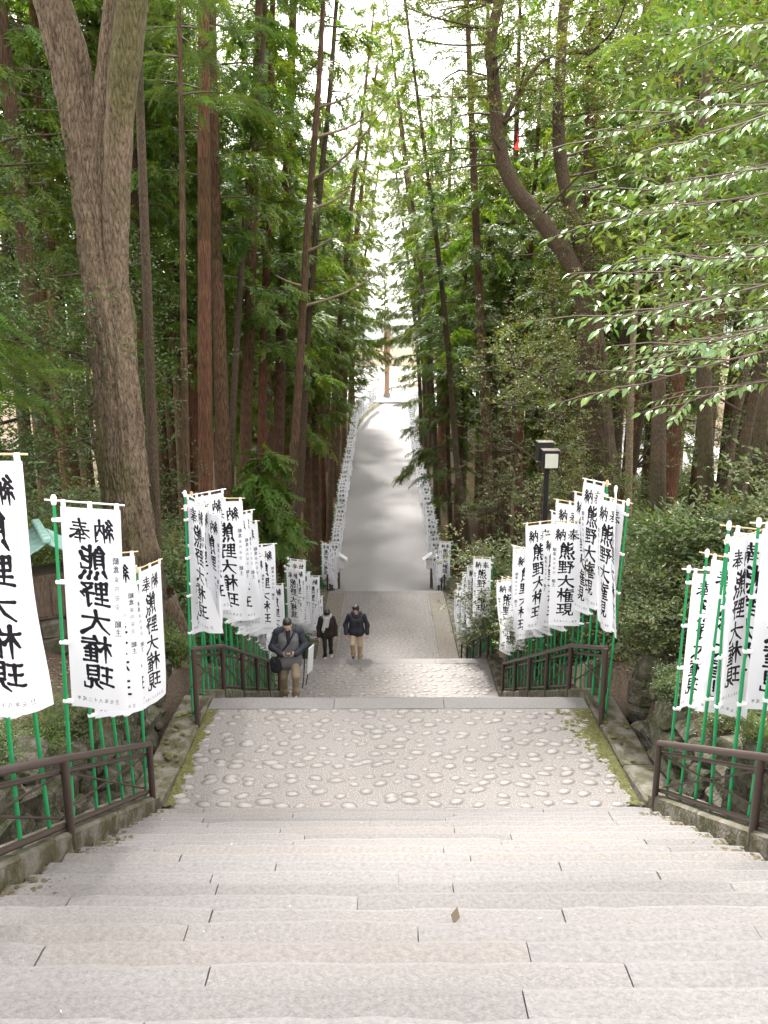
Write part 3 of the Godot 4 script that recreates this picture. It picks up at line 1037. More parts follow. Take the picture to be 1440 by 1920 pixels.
func cedar(label: String, group: String, pts: Array, r0: float, r1: float, bark: String, y0: float, reach: float, boughs: int, sd: int, tint := Color(0.095, 0.165, 0.04)) -> Node3D:
	# pts are world points up the trunk
	var base: Vector3 = pts[0]
	base.y = ground(base.x, -base.z) - 0.05
	var rel := [Vector3.ZERO]
	for p in pts:
		if p.y > base.y + 1.0:
			rel.append(p - base)
	var up: Vector3 = (rel[-1] - rel[-2]).normalized()
	for k in 2:
		rel.append(rel[-1] + up * (4.0 if r0 > 0.1 else 0.5))
	var o := thing("cedar_tree", label, "tree", base, 0.0, group)
	part(o, "trunk", trunk_mesh(rel, r0, r1 * 0.4, 14, 0.03, 0.35, sd), M[bark])
	var path := smooth_path(rel, 4)
	cedar_crown(o, path, y0 - base.y, rel[-1].y, reach, boughs, sd, tint)
	return o

func clumped(o: Node3D, called: String, centres: Array, mesh: Mesh, m: Material, each: int, wide: float, sd: int, tint: Color, size := 1.0) -> void:
	var r := RandomNumberGenerator.new()
	r.seed = sd
	var xf := []
	var cols := []
	for c in centres:
		for k in each:
			var p: Vector3 = c + Vector3(r.randfn(0, 0.5), r.randfn(0, 0.32), r.randfn(0, 0.5)) * wide
			xf.append(Transform3D(Basis.from_euler(Vector3(r.randf_range(-0.5, 0.5), r.randf_range(0, TAU), r.randf_range(-0.5, 0.5))).scaled_local(Vector3.ONE * size * r.randf_range(0.75, 1.3)), p))
			var g := r.randf_range(0.7, 1.35)
			cols.append(Color(tint.r * g * r.randf_range(0.85, 1.3), tint.g * g, tint.b * g))
	scatter(o, called, mesh, m, xf, cols)

func broadleaf(called: String, label: String, group: String, stems: Array, bark: String, clumps: Array, each: int, wide: float, leaf_kind: int, tint: Color, sd: int, size := 1.0) -> Node3D:
	# stems: [points, lower radius, upper radius]; clumps: world centres of leaf masses, each reached by a limb
	var base: Vector3 = stems[0][0][0]
	base.y = ground(base.x, -base.z) - 0.05
	var o := thing(called, label, "tree", base, 0.0, group)
	var first := true
	for s in stems:
		var rel := []
		for p in s[0]:
			rel.append(p - base)
		if first:
			rel[0] = Vector3.ZERO
		part(o, "trunk" if first else "limb", trunk_mesh(rel, s[1], s[2], 56 if s[1] > 0.23 else (14 if s[1] > 0.1 else 7), 0.09, 0.4 if first else 0.0, sd), M[bark])
		first = false
	var r := RandomNumberGenerator.new()
	r.seed = sd + 1
	var twigs := MB.new()
	var rel_clumps := []
	var anchors := []
	for s in stems:
		for p in smooth_path(s[0], 3):
			anchors.append(p - base)
	for c in clumps:
		var q: Vector3 = c - base
		rel_clumps.append(q)
		var best: Vector3 = anchors[0]
		for a in anchors:
			if a.distance_to(q) + maxf(0.0, a.y - q.y) * 2.0 < best.distance_to(q) + maxf(0.0, best.y - q.y) * 2.0:
				best = a
		var mid := best.lerp(q, 0.5) + Vector3(r.randf_range(-0.2, 0.2), r.randf_range(-0.1, 0.25), r.randf_range(-0.2, 0.2))
		twigs.tube(smooth_path([best, mid, q], 3), [0.035, 0.032, 0.028, 0.024, 0.02, 0.014, 0.008], 4, false)
	if clumps.size():
		part(o, "branches", twigs.commit(), M[bark])
		clumped(o, "crown", rel_clumps, kit.clusters[leaf_kind], M.broad_leaf, each, wide, sd + 2, tint, size)
	return o

func cloud_of(r: RandomNumberGenerator, mid: Vector3, size: Vector3, n: int) -> Array:
	var out := []
	for i in n:
		out.append(mid + Vector3(r.randf_range(-1, 1), r.randf_range(-1, 1), r.randf_range(-1, 1)) * size)
	return out

func shrub_shape(r: RandomNumberGenerator, radius: float, high: float, leaf_kind: int, each: int, tint: Color, label: String, group: String) -> Node3D:
	var o := thing("shrub", label, "shrub", Vector3.ZERO, 0.0, group)
	o.set_meta("base_name", "shrub")
	var stems := MB.new()
	var tips := []
	for i in 9:
		var az := i * 2.4 + r.randf_range(-0.4, 0.4)
		var reach := radius * sqrt((i + 0.6) / 9.0)
		var tip := Vector3(cos(az) * reach, high * r.randf_range(0.35, 1.0), sin(az) * reach)
		var mid := tip * 0.5 + Vector3(0, high * 0.1, 0)
		stems.tube(smooth_path([Vector3(cos(az), 0, sin(az)) * 0.06, mid, tip], 3), [0.025, 0.022, 0.02, 0.016, 0.012, 0.009, 0.006], 4, false)
		tips.append(tip)
		tips.append(tip * Vector3(0.75, 0.55, 0.75))
	part(o, "stems", stems.commit(), M.twig)
	clumped(o, "foliage", tips, kit.clusters[leaf_kind], M.broad_leaf, each, radius * 0.5, r.randi(), tint)
	return o

# ------------------------------------------------------------------ people: a field of joined capsules, meshed as surface nets
func nets(b: MB, bones: Array, cell: float, blend: float) -> void:
	var lo := Vector3(1e9, 1e9, 1e9)
	var hi := -lo
	for k in bones:
		var e: Vector3 = k[1] if k[1] is Vector3 and k.size() == 3 else Vector3.ONE * maxf(k[2], k[3])
		var q: Vector3 = k[0] if k.size() == 3 else k[1]
		lo = lo.min(k[0] - e).min(q - e)
		hi = hi.max(k[0] + e).max(q + e)
	lo -= Vector3.ONE * (cell * 2 + blend)
	hi += Vector3.ONE * (cell * 2 + blend)
	var nx := int((hi.x - lo.x) / cell) + 1
	var ny := int((hi.y - lo.y) / cell) + 1
	var nz := int((hi.z - lo.z) / cell) + 1
	var f := PackedFloat32Array()
	f.resize(nx * ny * nz)
	f.fill(1.0)
	for k in bones:
		var ell: bool = k.size() == 3
		var a: Vector3 = k[0]
		var c: Vector3 = a if ell else k[1]
		var rad: Vector3 = k[1] if ell else Vector3.ONE * maxf(k[2], k[3])
		var ra: float = 0.0 if ell else k[2]
		var rb: float = 0.0 if ell else k[3]
		var pad := rad + Vector3.ONE * (blend + cell * 2)
		var p0 := (a.min(c) - pad - lo) / cell
		var p1 := (a.max(c) + pad - lo) / cell
		var ac := c - a
		var l2 := maxf(ac.length_squared(), 1e-9)
		var small := minf(rad.x, minf(rad.y, rad.z))
		for z in range(maxi(0, int(p0.z)), mini(nz - 1, int(p1.z) + 1) + 1):
			for y in range(maxi(0, int(p0.y)), mini(ny - 1, int(p1.y) + 1) + 1):
				var row := (z * ny + y) * nx
				for x in range(maxi(0, int(p0.x)), mini(nx - 1, int(p1.x) + 1) + 1):
					var p := lo + Vector3(x, y, z) * cell
					var dist: float
					if ell:
						dist = (((p - a) / rad).length() - 1.0) * small
					else:
						var t := clampf((p - a).dot(ac) / l2, 0.0, 1.0)
						dist = p.distance_to(a + ac * t) - lerpf(ra, rb, t)
					var old := f[row + x]
					var h := maxf(blend - absf(old - dist), 0.0) / blend
					f[row + x] = minf(old, dist) - h * h * blend * 0.25
	var at := PackedInt32Array()
	at.resize(nx * ny * nz)
	at.fill(-1)
	var pts := PackedVector3Array()
	var step := [0, 1, nx, nx + 1, nx * ny, nx * ny + 1, nx * ny + nx, nx * ny + nx + 1]
	var corner := [Vector3(0, 0, 0), Vector3(1, 0, 0), Vector3(0, 1, 0), Vector3(1, 1, 0), Vector3(0, 0, 1), Vector3(1, 0, 1), Vector3(0, 1, 1), Vector3(1, 1, 1)]
	var edges := [[0, 1], [2, 3], [4, 5], [6, 7], [0, 2], [1, 3], [4, 6], [5, 7], [0, 4], [1, 5], [2, 6], [3, 7]]
	for z in nz - 1:
		for y in ny - 1:
			var row := (z * ny + y) * nx
			for x in nx - 1:
				var i := row + x
				var inside := 0
				for s in step:
					if f[i + s] < 0.0:
						inside += 1
				if inside == 0 or inside == 8:
					continue
				var sum := Vector3.ZERO
				var n := 0
				for e in edges:
					var g := f[i + step[e[0]]]
					var h := f[i + step[e[1]]]
					if (g < 0.0) != (h < 0.0):
						sum += (corner[e[0]] as Vector3).lerp(corner[e[1]], g / (g - h))
						n += 1
				at[i] = pts.size()
				pts.append(lo + (Vector3(x, y, z) + sum / n) * cell)
	var quads := []
	var nor := PackedVector3Array()
	nor.resize(pts.size())
	for z in range(1, nz - 1):
		for y in range(1, ny - 1):
			for x in range(1, nx - 1):
				var i := (z * ny + y) * nx + x
				if f[i] > 0.9 and f[i + 1] > 0.9:
					continue
				var w := [1, nx, nx * ny]
				for ax in 3:
					if (f[i] < 0.0) == (f[i + w[ax]] < 0.0):
						continue
					var u: int = w[(ax + 1) % 3]
					var t: int = w[(ax + 2) % 3]
					var q := [at[i], at[i - u], at[i - u - t], at[i - t]]
					var dir := Vector3.ZERO
					dir[ax] = 1.0 if f[i] < 0.0 else -1.0
					var m := (pts[q[2]] - pts[q[0]]).cross(pts[q[3]] - pts[q[1]])
					if m.dot(dir) < 0.0:
						m = -m
					for v in q:
						nor[v] += m
					quads.append(q)
	for i in nor.size():
		nor[i] = nor[i].normalized()
	for q in quads:
		b.tris(pts[q[0]], pts[q[1]], pts[q[2]], nor[q[0]], nor[q[1]], nor[q[2]])
		b.tris(pts[q[0]], pts[q[2]], pts[q[3]], nor[q[0]], nor[q[2]], nor[q[3]])

func body_part(o: Node, called: String, bones: Array, cell: float, blend: float, m: Material) -> MeshInstance3D:
	var b := MB.new()
	nets(b, bones, cell, blend)
	return part(o, called, b.commit(), m)

func hand_bones(wrist: Vector3, dir: Vector3, palm: Vector3, thumb_side: Vector3, curl: float) -> Array:
	# a palm and five unequal fingers, bent by curl towards the palm's inner face
	var out := []
	var across := thumb_side.normalized()
	var k := wrist + dir * 0.085
	out.append([wrist, wrist + dir * 0.04, 0.024, 0.028])
	for i in 4:
		var off := across * (0.03 - i * 0.02)
		var len: float = [0.07, 0.078, 0.072, 0.056][i]
		var root := k + off
		out.append([wrist + dir * 0.02 + off * 0.7, root, 0.017, 0.013])
		var d1 := (dir + palm * curl).normalized()
		var d2 := (dir * (1.0 - curl) + palm * (0.3 + curl)).normalized()
		out.append([root, root + d1 * len * 0.55, 0.0105, 0.0095])
		out.append([root + d1 * len * 0.55, root + d1 * len * 0.55 + d2 * len * 0.45, 0.0095, 0.008])
	var t0 := wrist + dir * 0.03 + across * 0.022
	var t1 := t0 + (dir * 0.6 + across * 0.7 + palm * 0.3).normalized() * 0.042
	out.append([t0, t1, 0.014, 0.011])
	out.append([t1, t1 + (dir * 0.9 + palm * 0.4).normalized() * 0.032, 0.011, 0.009])
	return out

func person(label: String, at: Vector3, turn: float, j: Dictionary, look: Dictionary) -> Node3D:
	var o := thing("person", label, "person", at, turn)
	var head := Transform3D(Basis.from_euler(Vector3(look.bow, look.turn, 0)), j.head)
	var body := MB.new()
	var skin := [
		[j.pelvis, j.chest, 0.115, 0.125], [j.chest, j.neck, 0.1, 0.055], [j.neck, j.head + head.basis * Vector3(0, -0.05, -0.01), 0.052, 0.05]]
	for s in ["l", "r"]:
		skin.append_array([[j["shoulder_" + s], j["elbow_" + s], 0.046, 0.036], [j["elbow_" + s], j["wrist_" + s], 0.036, 0.025], [j["hip_" + s], j["knee_" + s], 0.075, 0.05], [j["knee_" + s], j["ankle_" + s], 0.05, 0.034], [j["ankle_" + s], j["ankle_" + s] + Vector3(0, -0.05, 0.12), 0.034, 0.026]])
	nets(body, skin, 0.016, 0.04)
	var face := []
	for k in [[Vector3(0, 0.03, -0.012), Vector3(0.074, 0.09, 0.092)], [Vector3(0, -0.045, 0.022), Vector3(0.055, 0.062, 0.062)], [Vector3(0, 0.0, 0.082), Vector3(0.012, 0.028, 0.014)], [Vector3(0, -0.018, 0.09), Vector3(0.016, 0.011, 0.014)], [Vector3(-0.076, -0.005, -0.01), Vector3(0.012, 0.03, 0.018)], [Vector3(0.076, -0.005, -0.01), Vector3(0.012, 0.03, 0.018)], [Vector3(0, 0.034, 0.07), Vector3(0.045, 0.01, 0.014)], [Vector3(0, -0.062, 0.07), Vector3(0.024, 0.012, 0.012)]]:
		face.append([head * k[0], k[1], 0])
	nets(body, face, 0.007, 0.02)
	for s in ["l", "r"]:
		var sx := 1.0 if s == "l" else -1.0
		var dir: Vector3 = look["hand_" + s].normalized()
		var palm: Vector3 = look["palm_" + s].normalized()
		nets(body, hand_bones(j["wrist_" + s], dir, palm, look["thumb_" + s], look.curl), 0.0055, 0.008)
	part(o, "body", body.commit(), M.skin)
	var hair := [[head * Vector3(0, 0.052, -0.026), Vector3(0.083, 0.082, 0.094), 0], [head * Vector3(0, 0.0, -0.06), Vector3(0.076, 0.075, 0.055), 0]]
	if look.get("fringe", true):
		hair.append([head * Vector3(0, 0.09, 0.045), Vector3(0.07, 0.04, 0.045), 0])
	if look.get("full_hair", false):
		hair.append([head * Vector3(-0.07, 0.02, 0.0), Vector3(0.028, 0.07, 0.06), 0])
		hair.append([head * Vector3(0.07, 0.02, 0.0), Vector3(0.028, 0.07, 0.06), 0])
		hair.append([head * Vector3(0, 0.06, 0.06), Vector3(0.066, 0.045, 0.036), 0])
	body_part(o, "hair", hair, 0.008, 0.03, M.hair)
	for sx in [-1, 1]:
		var e := MB.new()
		e.cbox(Transform3D(head.basis, head * Vector3(sx * 0.031, 0.014, 0.074)), Vector3(0.024, 0.009, 0.012), 0.004)
		part(o, "eye", e.commit(), M.hair)
	var lip := MB.new()
	lip.cbox(Transform3D(head.basis, head * Vector3(0, -0.044, 0.082)), Vector3(0.042, 0.01, 0.012), 0.004)
	part(o, "mouth", lip.commit(), M.lip)
	# trousers
	var tr := [[j.pelvis + Vector3(0, 0.06, 0), j.pelvis - Vector3(0, 0.02, 0), 0.14, 0.15]]
	for s in ["l", "r"]:
		tr.append([j["hip_" + s], j["knee_" + s], look.thigh, look.knee])
		tr.append([j["knee_" + s], j["ankle_" + s] + Vector3(0, 0.02, 0), look.knee, look.cuff])
		var mid: Vector3 = j["knee_" + s].lerp(j["ankle_" + s], 0.8)
		tr.append([mid + Vector3(0.012, 0, 0.012), j["ankle_" + s] + Vector3(-0.01, 0.0, 0.0), look.cuff + 0.008, look.cuff + 0.012])
	body_part(o, "trousers", tr, 0.014, 0.035, M[look.trousers])
	for s in ["l", "r"]:
		var a: Vector3 = j["ankle_" + s]
		body_part(o, "shoe", [[a + Vector3(0, -0.05, -0.04), a + Vector3(0, -0.062, 0.05), 0.045, 0.042], [a + Vector3(0, -0.062, 0.05), a + Vector3(0, -0.07, 0.15), 0.044, 0.034]], 0.012, 0.03, M[look.shoes])
	# jacket: body and sleeves, with a loose hem and folds at the elbow
	var ja := [
		[j.shoulder_l + Vector3(-0.05, -0.04, 0), j.shoulder_r + Vector3(0.05, -0.04, 0), 0.092, 0.092],
		[j.chest + Vector3(-0.07, 0, 0.01), j.pelvis + Vector3(-0.065, look.hem, 0.0), 0.135, look.waist], [j.chest + Vector3(0.07, 0, 0.01), j.pelvis + Vector3(0.065, look.hem, 0.0), 0.135, look.waist],
		[j.pelvis + Vector3(-0.09, look.hem + 0.02, 0.01), j.pelvis + Vector3(0.09, look.hem + 0.02, 0.01), look.waist + 0.012, look.waist + 0.012],
		[j.neck + Vector3(0, -0.06, -0.02), j.neck + Vector3(0, 0.02, -0.015), 0.085, 0.072]]
	body_part(o, "jacket", ja, 0.014, 0.05, M[look.jacket])
	for s in ["l", "r"]:
		var e: Vector3 = j["elbow_" + s]
		var w: Vector3 = j["wrist_" + s]
		body_part(o, "sleeve", [[j["shoulder_" + s] + Vector3(0, -0.02, 0), e, 0.078, 0.062], [e, w, 0.066, 0.05], [e.lerp(w, 0.12), e.lerp(w, 0.2), 0.074, 0.066], [e.lerp(w, 0.75), w, 0.056, 0.052]], 0.013, 0.03, M[look.sleeve])
	return o

func people() -> void:
	# the man looking down at his phone on the second flight
	var j := {"pelvis": Vector3(0, 0.98, 0.12), "chest": Vector3(0, 1.27, 0.15), "neck": Vector3(0, 1.48, 0.2), "head": Vector3(-0.01, 1.59, 0.28),
		"shoulder_l": Vector3(0.19, 1.43, 0.15), "shoulder_r": Vector3(-0.19, 1.43, 0.15), "elbow_l": Vector3(0.3, 1.15, 0.2), "elbow_r": Vector3(-0.3, 1.15, 0.2), "wrist_l": Vector3(0.13, 1.07, 0.38), "wrist_r": Vector3(-0.12, 1.07, 0.38),
		"hip_l": Vector3(0.095, 0.95, 0.12), "hip_r": Vector3(-0.095, 0.95, 0.12), "knee_l": Vector3(0.12, 0.62, 0.34), "knee_r": Vector3(-0.1, 0.53, 0.14), "ankle_l": Vector3(0.12, 0.25, 0.29), "ankle_r": Vector3(-0.1, 0.1, -0.02)}
	var o := person("man in grey and navy jacket climbing with head bowed over his phone", Vector3(-1.95, EYE - 5.44 - 0.149 * 10, -14.3), 0.08, j,
		{"bow": 0.75, "turn": 0.0, "hand_l": Vector3(-0.75, 0.1, 0.45), "hand_r": Vector3(0.75, 0.1, 0.45), "palm_l": Vector3(-0.3, 0.3, 0.7), "palm_r": Vector3(0.3, 0.3, 0.7), "thumb_l": Vector3(0, 1, 0.2), "thumb_r": Vector3(0, 1, 0.2), "curl": 0.7,
		"jacket": "jacket_grey", "sleeve": "navy", "trousers": "khaki", "shoes": "shoe", "thigh": 0.094, "knee": 0.07, "cuff": 0.06, "hem": -0.16, "waist": 0.145, "fringe": false})
	body_part(o, "shoulder_yoke", [[Vector3(-0.19, 1.4, 0.15), Vector3(-0.09, 1.44, 0.15), 0.09, 0.085], [Vector3(0.19, 1.4, 0.15), Vector3(0.09, 1.44, 0.15), 0.09, 0.085]], 0.014, 0.03, M.navy)
	body_part(o, "shirt_front", [[Vector3(0, 1.46, 0.24), Vector3(0, 1.24, 0.278), 0.045, 0.03]], 0.01, 0.02, M.navy)
	body_part(o, "shoulder_bag", [[Vector3(-0.27, 0.86, 0.16), Vector3(-0.25, 0.74, 0.22), 0.08, 0.085], [Vector3(-0.2, 0.85, 0.26), Vector3(-0.2, 0.75, 0.26), 0.07, 0.075]], 0.012, 0.05, M.black_cloth)
	var strap := MB.new()
	strap.tube(smooth_path([Vector3(0.14, 1.52, 0.12), Vector3(0.1, 1.42, 0.275), Vector3(-0.06, 1.16, 0.3), Vector3(-0.24, 0.93, 0.22)], 4), [0.016, 0.016, 0.016, 0.016, 0.016, 0.016, 0.016, 0.016, 0.016, 0.016, 0.016, 0.016, 0.016], 6)
	part(o, "bag_strap", strap.commit(), M.black_cloth)
	var phone := thing("mobile_phone", "dark mobile phone held in both hands by the bowed man", "phone", o.position)
	phone.rotation.y = 0.08
	var ph := MB.new()
	ph.cbox(Transform3D(Basis(Vector3.RIGHT, -0.6), Vector3(0.005, 1.115, 0.465)), Vector3(0.14, 0.07, 0.01), 0.004)
	part(phone, "case", ph.commit(), M.cable_black)
	# the woman with a scarf
	j = {"pelvis": Vector3(0, 0.93, 0.06), "chest": Vector3(0, 1.2, 0.09), "neck": Vector3(0, 1.4, 0.12), "head": Vector3(0, 1.51, 0.18),
		"shoulder_l": Vector3(0.165, 1.34, 0.08), "shoulder_r": Vector3(-0.165, 1.34, 0.08), "elbow_l": Vector3(0.24, 1.06, 0.05), "elbow_r": Vector3(-0.23, 1.06, 0.06), "wrist_l": Vector3(0.25, 0.83, 0.13), "wrist_r": Vector3(-0.24, 0.82, 0.14),
		"hip_l": Vector3(0.085, 0.9, 0.06), "hip_r": Vector3(-0.085, 0.9, 0.06), "knee_l": Vector3(0.1, 0.5, 0.08), "knee_r": Vector3(-0.07, 0.56, 0.24), "ankle_l": Vector3(0.12, 0.16, -0.16), "ankle_r": Vector3(-0.07, 0.2, 0.16)}
	o = person("woman in dark cardigan and pale grey scarf looking down while climbing", Vector3(-1.8, EYE - 9.31 - 0.149 * 2, -22.35), 0.1, j,
		{"bow": 0.6, "turn": 0.1, "hand_l": Vector3(0.05, -1, 0.2), "hand_r": Vector3(-0.05, -1, 0.2), "palm_l": Vector3(-1, 0, 0), "palm_r": Vector3(1, 0, 0), "thumb_l": Vector3(0, 0, 1), "thumb_r": Vector3(0, 0, 1), "curl": 0.35,
		"jacket": "dark_brown", "sleeve": "dark_brown", "trousers": "black_cloth", "shoes": "shoe_pale", "thigh": 0.085, "knee": 0.058, "cuff": 0.045, "hem": -0.1, "waist": 0.125, "full_hair": true})
	body_part(o, "scarf", [[Vector3(-0.08, 1.42, 0.13), Vector3(0.08, 1.42, 0.13), 0.065, 0.065], [Vector3(0.06, 1.41, 0.2), Vector3(-0.06, 1.38, 0.22), 0.06, 0.055], [Vector3(-0.03, 1.38, 0.24), Vector3(-0.11, 1.06, 0.27), 0.055, 0.05], [Vector3(0.04, 1.36, 0.24), Vector3(-0.0, 1.14, 0.26), 0.045, 0.04], [Vector3(-0.13, 1.08, 0.26), Vector3(-0.15, 1.0, 0.26), 0.016, 0.01], [Vector3(-0.09, 1.06, 0.27), Vector3(-0.1, 0.97, 0.27), 0.016, 0.01], [Vector3(-0.11, 1.06, 0.28), Vector3(-0.125, 0.98, 0.28), 0.016, 0.01]], 0.011, 0.03, M.scarf_grey)
	# the man in glasses
	j = {"pelvis": Vector3(0, 0.97, 0.06), "chest": Vector3(0, 1.26, 0.08), "neck": Vector3(0, 1.48, 0.1), "head": Vector3(-0.01, 1.61, 0.14),
		"shoulder_l": Vector3(0.2, 1.42, 0.07), "shoulder_r": Vector3(-0.2, 1.42, 0.07), "elbow_l": Vector3(0.31, 1.12, 0.04), "elbow_r": Vector3(-0.31, 1.13, 0.05), "wrist_l": Vector3(0.31, 0.88, 0.12), "wrist_r": Vector3(-0.29, 0.9, 0.17),
		"hip_l": Vector3(0.095, 0.94, 0.06), "hip_r": Vector3(-0.095, 0.94, 0.06), "knee_l": Vector3(0.1, 0.52, 0.1), "knee_r": Vector3(-0.11, 0.6, 0.24), "ankle_l": Vector3(0.1, 0.1, -0.02), "ankle_r": Vector3(-0.09, 0.27, 0.12)}
	o = person("man in black hooded jacket and beige trousers walking up in glasses", Vector3(-0.95, EYE - 9.31 - 0.149 * 2, -22.35), 0.0, j,
		{"bow": 0.15, "turn": -0.35, "hand_l": Vector3(0.02, -1, 0.15), "hand_r": Vector3(-0.02, -1, 0.2), "palm_l": Vector3(-1, 0, 0), "palm_r": Vector3(1, 0, 0), "thumb_l": Vector3(0, 0, 1), "thumb_r": Vector3(0, 0, 1), "curl": 0.4,
		"jacket": "navy", "sleeve": "navy", "trousers": "beige", "shoes": "shoe", "thigh": 0.095, "knee": 0.074, "cuff": 0.064, "hem": -0.05, "waist": 0.145, "full_hair": true})
	body_part(o, "hood", [[Vector3(-0.1, 1.47, 0.03), Vector3(0.1, 1.47, 0.03), 0.065, 0.065], [Vector3(-0.1, 1.47, 0.08), Vector3(-0.04, 1.4, 0.18), 0.05, 0.035], [Vector3(0.1, 1.47, 0.08), Vector3(0.04, 1.4, 0.18), 0.05, 0.035], [Vector3(0, 1.44, -0.06), Vector3(0, 1.36, -0.07), 0.09, 0.08]], 0.012, 0.03, M.navy)
	var hd := Transform3D(Basis.from_euler(Vector3(0.15, -0.35, 0)), Vector3(-0.01, 1.61, 0.14))
	var gl := MB.new()
	for sx in [-1, 1]:
		var ring := []
		for k in 9:
			ring.append(hd * Vector3(sx * 0.033 + cos(TAU * k / 8) * 0.024, 0.012 + sin(TAU * k / 8) * 0.017, 0.096))
		gl.tube(ring, [0.003, 0.003, 0.003, 0.003, 0.003, 0.003, 0.003, 0.003, 0.003], 4, false)
		gl.tube([hd * Vector3(sx * 0.057, 0.014, 0.094), hd * Vector3(sx * 0.08, 0.014, -0.01)], [0.003, 0.003], 4)
	gl.tube([hd * Vector3(-0.01, 0.016, 0.097), hd * Vector3(0.01, 0.016, 0.097)], [0.003, 0.003], 4)
	part(o, "glasses", gl.commit(), M.cable_black)

# ------------------------------------------------------------------ smaller built things
func props() -> void:
	# lamp post beside the second flight
	var g := ground(3.42, 18.0)
	var o := thing("lamp_post", "black lamp post with two square lamp heads above right banners", "lamp post", Vector3(3.42, g, -18.0))
	var top := 12.32 - g
	var b := MB.new()
	b.cbox(Transform3D(Basis(), Vector3(0, top / 2 - 0.25, 0)), Vector3(0.105, top - 0.5, 0.105), 0.012)
	part(o, "pole", b.commit(), M.lamp_metal)
	for k in [[0.02, 0.0, 0.21], [-0.02, 0.12, -0.2]]:
		var at := Vector3(k[0], top - 0.28 + k[1], k[2])
		b = MB.new()
		b.cbox(Transform3D(Basis(), at), Vector3(0.35, 0.4, 0.33), 0.012)
		var h := part(o, "lamp_head", b.commit(), M.lamp_metal)
		b = MB.new()
		b.cbox(Transform3D(Basis(), at + Vector3(0, -0.01, 0.167 if k[2] > 0 else -0.167)), Vector3(0.28, 0.31, 0.012), 0.003)
		part(h, "lamp_glass", b.commit(), M.lamp_glass)
		b = MB.new()
		b.cbox(Transform3D(Basis(), at + Vector3(0, 0.212, 0)), Vector3(0.37, 0.02, 0.35), 0.004)
		part(h, "lid", b.commit(), M.strip_concrete)
	# little shrine on its stone base
	g = ground(-5.0, 11.2)
	o = thing("small_shrine", "small wooden shrine with green copper roof behind left banners", "shrine", Vector3(-5.0, g, -11.2), 0.5)
	o.scale = Vector3.ONE * 1.15
	b = MB.new()
	var q := RandomNumberGenerator.new()
	q.seed = 3
	for i in 6:
		b.cbox(Transform3D(Basis(Vector3.UP, q.randf_range(-0.2, 0.2)), Vector3(-0.3 + (i % 3) * 0.3, 0.1 + (i / 3) * 0.2, 0.0)), Vector3(0.32, 0.22, 0.7), 0.03, 0.02, q)
	part(o, "stone_base", b.commit(), M.kerb_stone)
	var lift := 1.12 - g + 10.2 + 0.25
	lift = 0.42
	b = MB.new()
	b.cbox(Transform3D(Basis(), Vector3(0, lift + 0.28, 0)), Vector3(0.56, 0.56, 0.5), 0.01)
	part(o, "cabin", b.commit(), M.old_wood)
	for sx in [-1, 1]:
		b = MB.new()
		b.cbox(Transform3D(Basis(), Vector3(sx * 0.27, lift + 0.28, 0.31)), Vector3(0.06, 0.56, 0.06), 0.006)
		part(o, "corner_post", b.commit(), M.old_wood)
	for sx in [-1, 1]:
		b = MB.new()
		b.cbox(Transform3D(Basis(), Vector3(sx * 0.13, lift + 0.27, 0.262)), Vector3(0.22, 0.44, 0.02), 0.004)
		part(o, "door", b.commit(), M.old_wood)
	for sx in [-1, 1]:
		for row in 5:
			b = MB.new()
			for c in 5:
				var z0 := -0.5 + c * 0.2
				var u0 := row / 5.0
				var u1 := (row + 1) / 5.0 + 0.02
				var c0 := Vector3(sx * u0 * 0.56, lift + 1.02 - 0.42 * u0 + 0.1 * u0 * u0, z0)
				var c1 := Vector3(sx * u1 * 0.56, lift + 1.02 - 0.42 * u1 + 0.1 * u1 * u1, z0)
				var along := (c1 - c0)
				var ang = atan2(along.y, along.x * sx) * sx
				b.cbox(Transform3D(Basis(Vector3.BACK, ang), (c0 + c1) / 2 + Vector3(0, 0.012 * (row % 2), 0.1)), Vector3(along.length(), 0.022, 0.195), 0.004)
			part(o, "roof_course", b.commit(), M.copper_green)
	b = MB.new()
	b.cbox(Transform3D(Basis(), Vector3(0, lift + 1.05, 0)), Vector3(0.1, 0.08, 1.06), 0.015)
	part(o, "roof_ridge", b.commit(), M.copper_green)
	# white gable-roofed notice posts where the path begins
	for s in [-1, 1]:
		o = thing("notice_post", "white gable roofed notice post at %s start of gravel path" % ("left" if s < 0 else "right"), "notice post", Vector3(s * 2.62, EYE - 14.825, -44.6), 0.0, "white notice posts")
		b = MB.new()
		b.cbox(Transform3D(Basis(), Vector3(0, 0.75, 0)), Vector3(0.16, 1.5, 0.16), 0.01)
		part(o, "post", b.commit(), M.old_wood)
		b = MB.new()
		b.cbox(Transform3D(Basis(), Vector3(0, 1.5, 0)), Vector3(0.62, 0.5, 0.4), 0.015)
		part(o, "box", b.commit(), M.white_paint)
		for sx in [-1, 1]:
			b = MB.new()
			b.cbox(Transform3D(Basis(Vector3.BACK, -sx * 0.6), Vector3(sx * 0.24, 1.9, 0)), Vector3(0.64, 0.05, 0.66), 0.01)
			part(o, "roof_slope", b.commit(), M.white_paint)
	# white board on a bent black pipe by the second landing
	o = thing("sign_board", "narrow white board leaning on bent black pipe stand beside the bowed man", "sign", Vector3(-2.12, EYE - 9.31, -19.9), 1.2)
	b = MB.new()
	b.cbox(Transform3D(Basis(Vector3.RIGHT, 0.08), Vector3(0, 0.8, 0.06)), Vector3(0.3, 0.72, 0.025), 0.004)
	part(o, "board", b.commit(), M.white_paint)
	b = MB.new()
